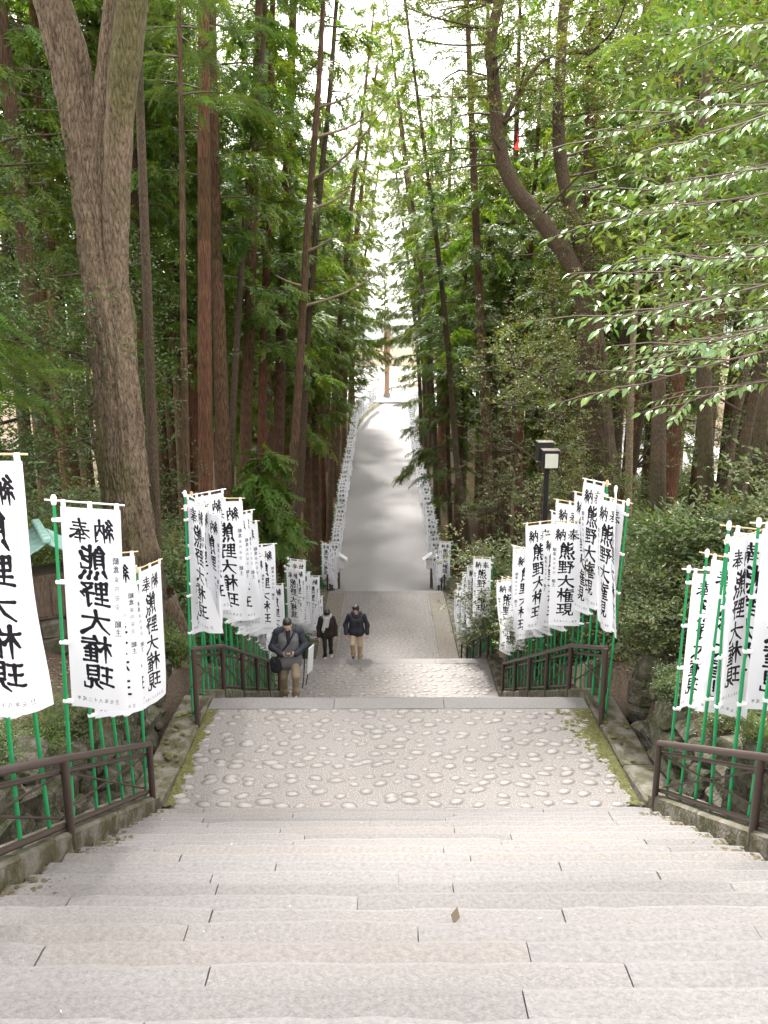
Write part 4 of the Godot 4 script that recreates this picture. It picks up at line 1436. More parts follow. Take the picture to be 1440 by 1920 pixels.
	b.tube(smooth_path([Vector3(0.1, 0.02, -0.14), Vector3(0.12, 0.35, -0.08), Vector3(0.14, 1.05, -0.02), Vector3(-0.14, 1.05, -0.02), Vector3(-0.12, 0.35, -0.08), Vector3(-0.1, 0.02, -0.14)], 3), [0.016, 0.016, 0.016, 0.016, 0.016, 0.016, 0.016, 0.016, 0.016, 0.016, 0.016, 0.016, 0.016, 0.016, 0.016, 0.016], 6)
	part(o, "stand", b.commit(), M.lamp_metal)
	# gate at the far end of the path
	var gy := EYE - 10.4
	o = thing("torii_gate", "tall wooden torii gate at the bright far end of gravel path", "gate", Vector3(4.6, gy, -113.0))
	for s in [-1, 1]:
		part(o, "pillar", rod(Vector3(s * 4.0, 0, 0), Vector3(s * 3.8, 9.2, 0), 0.36, 14), M.torii_wood)
		part(o, "footing", rod(Vector3(s * 4.0, 0, 0), Vector3(s * 4.0, 0.7, 0), 0.48, 14), M.cobble_grey)
	b = MB.new()
	b.cbox(Transform3D(Basis(), Vector3(0, 7.6, 0)), Vector3(9.4, 0.6, 0.3), 0.02)
	part(o, "tie_beam", b.commit(), M.torii_wood)
	b = MB.new()
	b.tube(smooth_path([Vector3(-5.7, 9.9, 0), Vector3(-3.0, 9.5, 0), Vector3(3.0, 9.5, 0), Vector3(5.7, 9.9, 0)], 4), [0.4, 0.4, 0.4, 0.4, 0.4, 0.4, 0.4, 0.4, 0.4, 0.4, 0.4, 0.4, 0.4], 6)
	part(o, "top_beam", b.commit(), M.torii_top)
	b = MB.new()
	b.cbox(Transform3D(Basis(), Vector3(0, 8.5, 0)), Vector3(0.9, 1.1, 0.2), 0.02)
	part(o, "plaque", b.commit(), M.orange_paint)
	# low handrail that runs out along the path's left edge
	for s in [-1, 1]:
		o = thing("path_railing", "thin green rail along %s edge of gravel path behind banners" % ("left" if s < 0 else "right"), "railing", Vector3(s * 3.06, EYE - 14.825, -44.0))
		var line := []
		var rr := []
		var d := 44.0
		while d < 105.0:
			var p := Vector3(s * 3.06 + bend(d), EYE - drop(d) + 0.55, -d) - o.position
			line.append(p)
			rr.append(0.02)
			part(o, "post", rod(p - Vector3(0, 0.6, 0), p, 0.018, 6), M.green_pole)
			d += 3.0
		b = MB.new()
		b.tube(line, rr, 6)
		part(o, "rail", b.commit(), M.green_pole)
	# red streamer in the right tree, orange marker in the wood
	o = tag(part(self, "red_streamer", cloth_strip(), M.red_cloth, Transform3D(Basis(), Vector3(2.68, 18.8, -19.0))), "red cloth streamer hanging in the bent tree on the right", "streamer")
	b = MB.new()
	b.cbox(Transform3D(Basis(Vector3.UP, 0.4), Vector3(9.3, ground(9.3, 43.0) + 1.2, -43.0)), Vector3(0.35, 0.3, 0.05), 0.01)
	b.tube([Vector3(9.3, ground(9.3, 43.0), -43.0), Vector3(9.3, ground(9.3, 43.0) + 1.1, -43.0)], [0.03, 0.03], 6)
	tag(part(self, "orange_marker", b.commit(), M.orange_paint), "small orange marker board among right hand trunks", "sign")
	# black cables beside the right kerb
	for i in 3:
		var pts := []
		var rr := []
		for k in 12:
			var d := 6.8 + k * 0.36
			var x := 3.24 + 0.06 * i + 0.03 * sin(k * 1.3 + i * 2.0)
			pts.append(Vector3(x, EYE - drop(d) + 0.09 + 0.02 * sin(k * 0.9 + i), -d))
			rr.append(0.018 - 0.004 * i)
		b = MB.new()
		b.tube(pts, rr, 6)
		tag(part(self, "cable", b.commit(), M.cable_black), "black cable running down outside right kerb, %s from the kerb" % ordinal(i + 1), "cable", "black cables by the right kerb")

func cloth_strip() -> ArrayMesh:
	var b := MB.new()
	var pts := []
	for k in 7:
		pts.append(Vector3(0.02 * sin(k * 1.1), -0.042 * k, 0.015 * cos(k)))
	for k in 6:
		var w := 0.012 + 0.007 * k
		b.quad(pts[k] - Vector3(w, 0, 0), pts[k] + Vector3(w, 0, 0), pts[k + 1] + Vector3(w + 0.012, 0, 0), pts[k + 1] - Vector3(w + 0.012, 0, 0), Vector3.BACK)
	b.tube([Vector3(0, 0, 0), Vector3(-0.01, 0.06, 0.0), Vector3(-0.02, 0.13, 0.01)], [0.005, 0.005, 0.005], 4)
	return b.commit()

func litter() -> void:
	var r := RandomNumberGenerator.new()
	r.seed = 8
	var b := MB.new()
	leaf(b, Vector3(0, 0.005, 0), Vector3.RIGHT, Vector3.UP, 0.075, 0.018, 0.4, -0.2)
	var mesh := b.commit()
	var xf := []
	var cols := []
	for i in 15000:
		var s := -1.0 if i % 2 else 1.0
		var x := s * (3.55 + absf(r.randfn(0, 1.6)))
		var d := r.randf_range(5.0, 26.0)
		xf.append(Transform3D(Basis.from_euler(Vector3(r.randf_range(-0.5, 0.5), r.randf_range(0, TAU), r.randf_range(-0.5, 0.5))).scaled_local(Vector3.ONE * r.randf_range(0.5, 1.15)), Vector3(x, ground(x, d) + 0.012, -d)))
		var g := r.randf_range(0.5, 1.5)
		cols.append(Color(0.2 * g, 0.14 * g, 0.1 * g))
	var o := scatter(self, "fallen_leaves", mesh, M.dead_leaf, xf, cols)
	o.set_meta("label", "brown fallen leaves strewn over the banks")
	var edge := []
	for i in 900:
		var d := 42.4 + i * 0.07
		var s := -1.0 if i % 2 else 1.0
		edge.append(Transform3D(Basis(Vector3.UP, r.randf() * TAU).scaled_local(Vector3.ONE * r.randf_range(0.8, 1.5)), Vector3(s * (2.98 + r.randf_range(-0.05, 0.05)) + bend(d), EYE - drop(d) - 0.004, -d)))
	scatter(self, "path_edge_cobbles", kit.pebble, M.cobble_grey, edge, [Color(1, 1, 1), Color(0.7, 0.68, 0.64)]).set_meta("label", "rounded cobbles edging the gravel path")
	# a few leaves and bits lying on the near steps
	for k in [[0.15, 4.02, 1.5], [0.4, 3.35, 1.0], [-1.6, 3.0, 0.7]]:
		var i := int((k[1] - 0.6 - 0.0) / 0.31)
		var y = EYE - 5.44 + 0.149 * floor((8.565 - k[1]) / 0.31)
		var t := Transform3D(Basis.from_euler(Vector3(0.2, k[0] * 9.0, 0.1)).scaled_local(Vector3.ONE * k[2]), Vector3(k[0], y + 0.02, -k[1]))
		tag(part(self, "dry_leaf", mesh, dead(Color(0.07, 0.048, 0.03)), t), "dry brown leaf on the near steps, %s" % ("largest, by the middle" if k[2] > 1.2 else ("smaller, right of the middle" if k[2] > 0.8 else "left of the middle")), "leaf", "dry leaves on the steps")
	var bits := []
	var tones := []
	for i in 130:
		var d := r.randf_range(2.2, 8.2)
		var x := r.randf_range(-2.5, 2.5)
		var y = EYE - 5.44 + 0.149 * floor((8.565 - d) / 0.31)
		bits.append(Transform3D(Basis.from_euler(Vector3(r.randf_range(-0.3, 0.3), r.randf_range(0, TAU), 0)).scaled_local(Vector3(1, 1, r.randf_range(0.3, 1.0)) * r.randf_range(0.15, 0.4)), Vector3(x, y + 0.008, -d)))
		tones.append([Color(0.5, 0.47, 0.42), Color(0.12, 0.09, 0.06), Color(0.3, 0.26, 0.19)][i % 3])
	var debris := scatter(self, "step_debris", mesh, M.dead_leaf, bits, tones)
	debris.set_meta("label", "tiny pale and brown plant bits on the near steps")
	# moss along the foot of the kerbs and on the landing's edges
	b = MB.new()
	for k in 8:
		var a := TAU * k / 8
		var c := TAU * (k + 1) / 8
		b.tris(Vector3(0, 0.022, 0), Vector3(cos(a) * 0.05, 0, sin(a) * 0.05), Vector3(cos(c) * 0.05, 0, sin(c) * 0.05), Vector3.UP, Vector3(cos(a), 0.8, sin(a)).normalized(), Vector3(cos(c), 0.8, sin(c)).normalized())
	xf = []
	cols = []
	for i in 3600:
		var s := -1.0 if r.randf() < 0.45 else 1.0
		var d := r.randf_range(8.4, 10.95)
		var x := s * (2.73 - absf(r.randfn(0, 0.05)) * (0.5 + 0.9 * absf(rough_noise.get_noise_2d(d * 30.0, s * 50.0)) * 2.0))
		if s > 0 and i % 3:
			d = r.randf_range(8.9, 10.9)
			x = 2.72 - absf(r.randfn(0, 0.16)) * (d - 8.6) * 0.6
		elif i % 7 == 0:
			d = r.randf_range(4.0, 20.0)
			x = s * (2.78 + r.randf_range(0.0, 0.3))
		var y := EYE - drop(d) + (0.0 if absf(x) < 2.75 else 0.08)
		var sz := r.randf_range(0.25, 0.9)
		xf.append(Transform3D(Basis(Vector3.UP, r.randf() * TAU).scaled_local(Vector3(sz, sz * 0.7, sz)), Vector3(x, y - 0.006, -d)))
		var g := r.randf_range(0.6, 1.3)
		cols.append(Color(0.085 * g, 0.085 * g, 0.022 * g))
	for i in 2600:
		var s := -1.0 if i % 2 else 1.0
		var d := r.randf_range(2.0, 8.24)
		var x := s * (2.74 - minf(absf(r.randfn(0, 0.13)), 0.5))
		var y = EYE - 5.44 + 0.149 * floor((8.565 - d) / 0.31)
		var fore := fmod(8.565 - d, 0.31)
		if fore < 0.05:
			continue
		var sz := r.randf_range(0.12, 0.45)
		xf.append(Transform3D(Basis(Vector3.UP, r.randf() * TAU).scaled_local(Vector3(sz, 0.12, sz)), Vector3(x, y - 0.0015, -d)))
		var g := r.randf_range(0.7, 1.3)
		cols.append(Color(0.1 * g, 0.084 * g, 0.05 * g) if i % 3 else Color(0.065 * g, 0.062 * g, 0.028 * g))
	o = scatter(self, "moss", b.commit(), M.moss, xf, cols)
	o.set_meta("label", "yellow green moss along the kerb feet")

func dead(c: Color) -> StandardMaterial3D:
	var m := StandardMaterial3D.new()
	m.albedo_color = c.linear_to_srgb()
	m.roughness = 0.8
	return m

func walls() -> void:
	var r := RandomNumberGenerator.new()
	r.seed = 14
	for s in [-1, 1]:
		var spots := []
		for row in 3:
			var d := 4.2 + row * 0.2
			while d < 10.2:
				var foot := EYE - drop(d) - 0.1
				spots.append([s * (3.36 + row * 0.07 + r.randf_range(-0.03, 0.05)), d, foot + row * 0.29 + 0.1 + r.randf_range(-0.04, 0.04), 0])
				d += r.randf_range(0.42, 0.58)
		for row in 3:
			var x := 3.5
			while x < (4.6 if s < 0 else 7.0):
				spots.append([s * x, 10.6 + row * 0.05, EYE - drop(10.6) + 0.05 + row * 0.3, 1])
				x += r.randf_range(0.42, 0.58)
		stone_wall("mossy_wall", "low mossy stone wall retaining the bank on %s of near flight" % ("left" if s < 0 else "right"), spots, 20 + s)

# ------------------------------------------------------------------ the wood
func forest() -> void:
	var r := RandomNumberGenerator.new()
	r.seed = 33
	kit.sprays = [cedar_spray(r), cedar_spray(r), cedar_spray(r)]
	kit.far_sprays = [coarse_spray(r), coarse_spray(r), coarse_spray(r)]
	kit.clusters = [leaf_cluster(r, 15, 0.085, 0.3, 0.24), leaf_cluster(r, 21, 0.06, 0.28, 0.26), leaf_cluster(r, 15, 0.12, 0.4, 0.2), leaf_cluster(r, 18, 0.1, 0.34, 0.16)]
	var g := "tall cedars beside the stairs"
	var green := Color(0.06, 0.12, 0.03)
	cedar("thick straight reddish cedar trunk beside the second flight on the left", g, [Vector3(-5.1, 7.8, -22), Vector3(-5.02, 9.9, -22), Vector3(-4.87, 13.6, -22), Vector3(-4.69, 17.6, -22), Vector3(-4.52, 21.3, -22), Vector3(-4.42, 23.6, -22)], 0.25, 0.19, "cedar_bark_red", 20.0, 2.6, 26, 1)
	cedar("grey brown cedar close behind the thick reddish cedar", g, [Vector3(-5.04, 7.3, -24.5), Vector3(-4.97, 10.3, -24.5), Vector3(-4.92, 14.2, -24.5), Vector3(-4.88, 17.9, -24.5), Vector3(-4.77, 22, -24.5)], 0.3, 0.14, "cedar_bark_grey", 18.0, 2.8, 26, 2)
	cedar("slender pale brown cedar left of the thick reddish cedar", g, [Vector3(-5.14, 8.4, -20), Vector3(-5.02, 11.2, -20), Vector3(-4.89, 15, -20), Vector3(-4.73, 18.5, -20), Vector3(-4.67, 20.3, -20)], 0.11, 0.07, "cedar_bark", 19.6, 1.6, 16, 3)
	cedar("mossy thin cedar beside the great forked tree", g, [Vector3(-5.09, 8.8, -17), Vector3(-5, 11.7, -17), Vector3(-4.9, 15, -17), Vector3(-4.84, 17.5, -17), Vector3(-4.77, 19.9, -17), Vector3(-4.7, 21.4, -17)], 0.12, 0.09, "dark_bark", 20.5, 1.6, 14, 4)
	cedar("broad mossy cedar trunk behind the dark leaning one on the left", g, [Vector3(-5.45, 6, -30), Vector3(-5.25, 9.7, -30), Vector3(-4.87, 15, -30), Vector3(-4.53, 20.3, -30), Vector3(-4.25, 24.2, -30)], 0.29, 0.18, "cedar_bark_grey", 14.0, 2.8, 46, 5)
	cedar("dark thin leaning cedar at left between thicker trunks", g, [Vector3(-5.19, 7.5, -26), Vector3(-4.92, 11.7, -26), Vector3(-4.47, 16.3, -26), Vector3(-4.02, 19.9, -26), Vector3(-3.62, 22.4, -26), Vector3(-3.43, 24.6, -26)], 0.13, 0.09, "dark_bark", 15.5, 1.9, 34, 6)
	cedar("red brown cedar trunk above the left banners, lower foliage bushy", g, [Vector3(-4.95, 5.7, -31), Vector3(-4.78, 9, -31), Vector3(-4.55, 14, -31), Vector3(-4.28, 17.8, -31), Vector3(-4, 23, -31)], 0.23, 0.15, "cedar_bark_red", 13.0, 2.5, 50, 7)
	cedar("lichen spotted cedar trunk right of the red brown one", g, [Vector3(-4.61, 5, -33), Vector3(-4.45, 8.2, -33), Vector3(-4.13, 14.2, -33), Vector3(-3.91, 18, -33), Vector3(-3.52, 23.5, -33), Vector3(-3.3, 27.2, -33)], 0.3, 0.17, "cedar_bark_grey", 15.0, 2.6, 46, 8)
	var bare := cedar("slim cedar leaning over the path with long bare branches", g, [Vector3(-3.5, 6.6, -26), Vector3(-3.14, 9.5, -26), Vector3(-2.8, 13.1, -26), Vector3(-2.49, 16.9, -26), Vector3(-2.28, 19.1, -26), Vector3(-2.05, 21.3, -26), Vector3(-1.9, 23.2, -26)], 0.17, 0.1, "cedar_bark", 22.5, 1.5, 12, 9)
	var bb: Vector3 = bare.position
	var dry := MB.new()
	for k in [[19.0, 2.2, 1.7, 1.6], [20.2, 1.9, 0.9, -0.5], [17.0, 1.0, 0.5, 0.6], [15.4, 2.6, 1.1, 0.3], [21.0, 1.2, 0.3, 0.4], [16.0, -0.8, 0.3, 0.5], [18.2, 1.4, 0.8, -0.4]]:
		var root := Vector3(-2.28 - (19.0 - k[0]) * 0.1, k[0], -26) - bb
		dry.tube(smooth_path([root, root + Vector3(k[1] * 0.5, k[2] * 0.35, k[3] * 0.5), root + Vector3(k[1], k[2], k[3])], 4), [0.05, 0.046, 0.042, 0.038, 0.034, 0.028, 0.022, 0.016, 0.01], 6, false)
	part(bare, "bare_branches", dry.commit(), M.pale_bark)
	cedar("slim cedar just behind the one with bare branches", g, [Vector3(-3.6, 6.1, -31), Vector3(-3.23, 9.9, -31), Vector3(-2.94, 14.2, -31), Vector3(-2.47, 18.7, -31), Vector3(-2, 22.5, -31), Vector3(-1.74, 25.2, -31)], 0.17, 0.09, "dark_bark", 16.0, 1.8, 34, 10)
	cedar("big reddish cedar rising behind the right bent tree", g, [Vector3(6.8, 7.3, -28), Vector3(6.66, 10.6, -28), Vector3(6.52, 15, -28), Vector3(6.43, 19.1, -28), Vector3(6.31, 23, -28), Vector3(6.19, 25.6, -28)], 0.3, 0.24, "cedar_bark_red", 22.0, 2.4, 20, 11)
	cedar("straight brown cedar left of the lamp on the right bank", g, [Vector3(4.45, 5.5, -34), Vector3(4.2, 9.4, -34), Vector3(3.79, 14.6, -34), Vector3(3.5, 18.5, -34), Vector3(3.22, 22.5, -34), Vector3(3.03, 25.4, -34)], 0.24, 0.13, "cedar_bark", 17.0, 2.2, 36, 12)
	cedar("dark slim cedar leaning left beside the right path edge", g, [Vector3(3.75, 5.1, -37), Vector3(3.25, 8.4, -37), Vector3(2.78, 13.2, -37), Vector3(2.24, 17.7, -37), Vector3(1.69, 21.3, -37)], 0.19, 0.1, "dark_bark", 12.5, 1.9, 42, 13)
	cedar("cedar half hidden behind the straight brown one on the right", g, [Vector3(6.12, 4.8, -44), Vector3(5.77, 10.6, -44), Vector3(5.45, 17.7, -44), Vector3(5.16, 24, -44)], 0.25, 0.16, "cedar_bark", 14.0, 2.6, 44, 14)
	cedar("short thick cedar trunk right of the pair by the lamp", g, [Vector3(6.62, 5.2, -40), Vector3(6.52, 9.4, -40), Vector3(6.56, 13.8, -40), Vector3(6.67, 17.4, -40)], 0.24, 0.17, "cedar_bark_red", 13.5, 2.4, 40, 15)
	cedar("mossy cedar trunk just left of the forked right tree", g, [Vector3(6.3, 7.2, -26), Vector3(6.06, 10.9, -26), Vector3(5.91, 14.4, -26), Vector3(5.86, 16.6, -26)], 0.16, 0.11, "cedar_bark", 17.0, 1.8, 26, 16)
	cedar("pale thin cedar in the wood right of the forked tree", g, [Vector3(6.84, 9, -23), Vector3(6.74, 11.5, -23), Vector3(6.64, 14.3, -23), Vector3(6.65, 17.1, -23)], 0.13, 0.09, "pale_bark", 17.5, 1.6, 22, 17)
	cedar("dark mossy trunk on the right bank behind the near banners", g, [Vector3(5.71, 9.2, -17), Vector3(5.56, 11.7, -17), Vector3(5.42, 13.9, -17), Vector3(5.37, 16, -17), Vector3(5.38, 18, -17)], 0.18, 0.12, "dark_bark", 18.5, 1.6, 20, 18)
	cedar("slim trunk standing in the upper right behind the leafy boughs", g, [Vector3(6.04, 9.7, -15), Vector3(5.66, 13.1, -15), Vector3(5.28, 16.4, -15), Vector3(5.17, 18.1, -15), Vector3(5.25, 20.5, -15)], 0.15, 0.11, "dark_bark", 20.0, 1.6, 16, 19)
	# the great forked tree on the left
	var dark := Color(0.045, 0.08, 0.024)
	var o := broadleaf("great_tree", "great forked tree with plated brown bark left of the stairs", "", [
		[[Vector3(-4.5, 9.0, -14), Vector3(-4.57, 10.7, -14), Vector3(-4.65, 11.9, -14), Vector3(-4.67, 13.6, -14), Vector3(-4.71, 15.3, -14), Vector3(-4.8, 16.9, -14)], 0.41, 0.345],
		[[Vector3(-4.78, 16.5, -14), Vector3(-4.92, 17.85, -14), Vector3(-5.05, 18.9, -14), Vector3(-5.25, 19.8, -14), Vector3(-5.45, 21.2, -14)], 0.31, 0.22],
		[[Vector3(-4.64, 15.0, -13.95), Vector3(-4.46, 16.3, -13.8), Vector3(-4.24, 17.9, -13.65), Vector3(-4.0, 19.1, -13.6), Vector3(-3.72, 20.6, -13.6)], 0.2, 0.235],
		[[Vector3(-4.72, 16.9, -13.9), Vector3(-4.55, 18.2, -13.9), Vector3(-4.4, 19.2, -13.95), Vector3(-4.15, 20.6, -14)], 0.18, 0.11]], "plate_bark",
		cloud_of(r, Vector3(-4.2, 24.6, -12.5), Vector3(5.0, 1.9, 4.6), 85), 34, 1.15, 1, Color(0.06, 0.1, 0.025), 41)
	var base: Vector3 = o.position
	var roots := MB.new()
	for k in [[0.0, 1.0], [0.9, 1.15], [2.0, 0.8], [-0.7, 1.3], [3.6, 0.9], [-1.6, 0.9]]:
		var dir := Vector3(cos(k[0]), 0, sin(k[0]))
		var tip: Vector3 = dir * 1.25 * k[1]
		tip.y = ground(base.x + tip.x, -(base.z + tip.z)) - base.y - 0.06
		roots.tube(smooth_path([Vector3(0, 0.95, 0) + dir * 0.35, dir * 0.62 + Vector3(0, 0.3, 0), tip], 4), [0.26, 0.25, 0.23, 0.21, 0.19, 0.16, 0.13, 0.1, 0.06], 10, false)
	part(o, "roots", roots.commit(), M.plate_bark)
	# the bent forked tree on the right
	broadleaf("bent_tree", "dark forked tree with one limb bending left over the path", "", [
		[[Vector3(5.65, 8.4, -21), Vector3(5.44, 11, -21), Vector3(5.2, 13.2, -21), Vector3(5, 14.7, -21), Vector3(4.79, 15.8, -21)], 0.37, 0.27],
		[[Vector3(4.85, 15.5, -21), Vector3(4.28, 16.5, -21), Vector3(3.56, 17.4, -21), Vector3(2.96, 18.1, -21), Vector3(2.59, 18.9, -21), Vector3(2.43, 20.1, -21), Vector3(2.29, 21.2, -21), Vector3(2.46, 22.1, -21), Vector3(2.6, 23.4, -21)], 0.22, 0.1],
		[[Vector3(5.1, 14.5, -21.4), Vector3(4.92, 16, -21.6), Vector3(4.61, 17.2, -21.6), Vector3(4.23, 18.4, -21.6), Vector3(4.04, 19.8, -21.6), Vector3(4.05, 21.2, -21.6), Vector3(4.09, 23.3, -21.6)], 0.2, 0.11],
		[[Vector3(2.5, 19.2, -21), Vector3(3.0, 20.2, -21), Vector3(3.6, 20.9, -21), Vector3(4.6, 21.0, -21), Vector3(5.6, 20.6, -21)], 0.07, 0.03],
		[[Vector3(5.2, 12.6, -20.9), Vector3(4.4, 13.0, -20.6), Vector3(3.6, 13.6, -20.4), Vector3(3.0, 13.9, -20.2)], 0.05, 0.02]], "dark_bark",
		cloud_of(r, Vector3(3.6, 21.0, -21), Vector3(3.6, 2.6, 2.4), 62) + cloud_of(r, Vector3(4.4, 17.0, -20.6), Vector3(1.5, 1.4, 1.4), 16) + cloud_of(r, Vector3(3.3, 13.9, -20.3), Vector3(1.1, 0.7, 0.8), 9) + cloud_of(r, Vector3(4.6, 12.6, -20.2), Vector3(1.2, 1.6, 1.2), 14) + cloud_of(r, Vector3(4.9, 11.0, -20.6), Vector3(0.9, 0.7, 1.0), 8) + cloud_of(r, Vector3(1.5, 21.9, -22), Vector3(1.2, 1.6, 1.6), 14), 24, 0.85, 1, Color(0.095, 0.12, 0.035), 42)
	# evergreen broadleaves filling the left bank
	var lg := "dark evergreen broadleaf trees on the left bank"
	var spots := [[-7.2, 14.5, 17.5, 1.0], [-8.8, 17.0, 17.0, 1.0], [-6.6, 18.6, 16.0, 0.8], [-9.5, 13.0, 18.5, 1.0], [-7.6, 22.0, 16.0, 1.0], [-10.5, 20.0, 19.0, 1.2], [-6.4, 12.6, 14.6, 0.7]]
	var words := ["nearest one with a thin black stem", "second back with crooked stem", "low one behind the great tree", "outermost one at the frame's edge", "one among the cedars behind", "tall one at the back", "lowest one above the small shrine"]
	for i in spots.size():
		var p = spots[i]
		var gy := ground(p[0], p[1])
		broadleaf("broadleaf_tree", "dark glossy evergreen on the left bank, %s" % words[i], lg, [[[Vector3(p[0], gy, -p[1]), Vector3(p[0] + 0.1, gy + 2, -p[1]), Vector3(p[0] - 0.15, (gy + p[2]) / 2 + 1, -p[1] + 0.1), Vector3(p[0] + 0.1, p[2], -p[1])], 0.08, 0.03]], "dark_bark",
			cloud_of(r, Vector3(p[0], (gy + p[2]) / 2 + 1.2, -p[1]), Vector3(1.7 * p[3], (p[2] - gy) / 2 - 0.6, 1.6), 26), 22, 0.95, 0, dark * r.randf_range(0.9, 1.3), 60 + i)
	# feathery young growth in the upper left corner
	for i in 3:
		var x: float = [-6.9, -8.4, -6.1][i]
		var d: float = [11.8, 13.5, 10.2][i]
		cedar(["young feathery cedar leaning in at the upper left corner", "second feathery young cedar farther out at upper left", "short feathery cedar over the left banners"][i], "young cedars at upper left", [Vector3(x, 10, -d), Vector3(x + 0.1, 13, -d), Vector3(x + 0.2, [17.5, 19.5, 14.5][i], -d)], 0.09, 0.05, "dark_bark", [14.6, 15.0, 14.2][i], 1.7, 26, 20 + i, Color(0.085, 0.15, 0.03))
	# right bank: small-leaved trees
	var rg := "small leaved trees on the right bank"
	spots = [[7.4, 17.0, 20.5, 1.2], [8.8, 21.0, 21.0, 1.3], [6.6, 14.5, 21.5, 1.0], [9.8, 15.5, 19.0, 1.2], [5.0, 26.0, 17.0, 1.0], [8.2, 27.0, 22.0, 1.4], [10.6, 24.0, 22.0, 1.3], [4.6, 31.0, 15.0, 0.9]]
	words = ["behind the nearest leafy boughs", "deep behind the forked tree", "tall one with yellowing top", "outermost by the frame's edge", "low one behind the lamp", "tall one far behind the forked tree", "back one at the frame's edge", "loose one beside the path"]
	var tints := [Color(0.06, 0.09, 0.03), Color(0.055, 0.085, 0.03), Color(0.12, 0.125, 0.025), Color(0.06, 0.1, 0.03), Color(0.075, 0.1, 0.04), Color(0.07, 0.1, 0.035), Color(0.06, 0.09, 0.03), Color(0.08, 0.11, 0.045)]
	for i in spots.size():
		var p = spots[i]
		var gy := ground(p[0], p[1])
		broadleaf("broadleaf_tree", "olive small leaved tree on the right bank, %s" % words[i], rg, [[[Vector3(p[0], gy, -p[1]), Vector3(p[0] - 0.15, gy + 3, -p[1]), Vector3(p[0] + 0.2, (gy + p[2]) / 2 + 1, -p[1]), Vector3(p[0] - 0.1, p[2], -p[1])], 0.15, 0.04]], "dark_bark",
			cloud_of(r, Vector3(p[0], (gy + p[2]) / 2 + 1.8, -p[1]), Vector3(1.7 * p[3], (p[2] - gy) / 2 - 1.6, 1.7), 30), 20, 0.95, 1 if i % 3 else 0, tints[i], 80 + i)
	near_boughs()
	# shrubs
	var protos := []
	for k in [[0.9, 1.2, 0, 40, Color(0.08, 0.12, 0.045)], [1.1, 1.5, 1, 44, Color(0.11, 0.14, 0.07)], [0.8, 0.9, 3, 34, Color(0.1, 0.145, 0.05)]]:
		protos.append(shrub_shape(r, k[0], k[1], k[2], k[3], k[4], "", "shrubs on the banks"))
	var where := [[4.3, 11.9, 1.1, 1], [5.2, 12.6, 1.3, 0], [6.2, 11.6, 1.3, 1], [4.2, 14.0, 1.2, 1], [5.6, 14.6, 1.4, 0], [7.2, 13.0, 1.5, 0], [4.1, 17.0, 1.2, 1], [4.4, 19.5, 1.5, 1], [4.0, 22.4, 1.6, 1], [4.9, 24.5, 1.4, 0], [4.1, 26.5, 1.3, 1], [5.4, 29.0, 1.4, 1], [6.6, 17.4, 1.5, 0], [7.6, 20.0, 1.5, 1], [5.0, 10.9, 0.9, 2], [6.0, 9.8, 1.0, 2], [5.0, 9.2, 0.7, 2], [4.4, 33.0, 1.2, 1], [5.2, 38.0, 1.2, 0], [3.9, 28.6, 0.9, 0],
		[-4.3, 17.2, 0.8, 0], [-5.6, 15.6, 1.2, 0], [-6.2, 13.6, 1.3, 2], [-5.6, 12.4, 0.9, 2], [-7.2, 12.0, 1.4, 0], [-5.9, 18.5, 1.3, 0], [-6.4, 20.5, 1.5, 1], [-4.3, 20.5, 0.9, 1], [-4.0, 13.0, 0.55, 2], [-5.1, 13.1, 0.7, 0], [-4.3, 27.5, 1.2, 1], [-4.0, 31.0, 1.0, 0], [-5.0, 35.0, 1.2, 1], [-4.4, 38.5, 0.9, 0], [-7.6, 16.5, 1.5, 1], [-6.8, 10.6, 1.2, 0], [-8.0, 9.4, 1.4, 2], [-5.6, 9.4, 0.8, 2], [-3.5, 9.4, 0.4, 0], [-3.62, 7.2, 0.34, 2], [-3.6, 8.3, 0.34, 1], [-3.66, 6.2, 0.36, 0], [3.62, 8.6, 0.36, 1], [3.6, 7.4, 0.34, 2], [3.7, 9.7, 0.42, 0], [-3.9, 5.4, 0.4, 1], [3.9, 6.3, 0.4, 0], [-4.2, 11.4, 0.5, 1]]
	where.sort_custom(func(a, c): return a[1] < c[1])
	var met := {}
	for i in where.size():
		var p = where[i]
		var at := Vector3(p[0], ground(p[0], p[1]) - 0.05, -p[1])
		var kind: String = ["dark glossy leaved shrub", "grey green small leaved shrub", "low shrub of narrow leaves"][p[3]]
		var side := "left" if p[0] < 0 else "right"
		var ref := "by near railing" if p[1] < 10.5 else ("by landing wall" if p[1] < 13.2 else ("by second flight" if p[1] < 19.6 else ("by third flight" if p[1] < 29.0 else "by lower landing")))
		var size := "knee high " if p[2] < 0.6 else ""
		var key := size + kind + side + ref
		met[key] = met.get(key, 0) + 1
		var text := "%s%s on %s bank %s, %s one down" % [size, kind, side, ref, ordinal(met[key])]
		copy(protos[p[3]], text, at, i * 1.7, p[2])
	for k in protos.size():
		var p = [[-9.0, 11.0], [8.8, 11.0], [9.4, 13.0]][k]
		protos[k].position = Vector3(p[0], ground(p[0], p[1]) - 0.05, -p[1])
		protos[k].set_meta("label", ["dark glossy shrub out at the left frame edge", "grey green shrub out at the right frame edge", "narrow leaved shrub at the far right bank"][k])
	for i in 34:
		var side := -1.0 if i % 3 == 1 else 1.0
		var d := 24.0 + i * 1.1
		var x := side * r.randf_range(0.26, 0.42) * d
		copy(protos[i % 2], "tall undergrowth bush between trunks on the %s, %s going back" % ["left" if side < 0 else "right", ordinal(i + 1)], Vector3(x, ground(x, d) - 0.1, -d), i * 2.1, r.randf_range(1.7, 2.6))
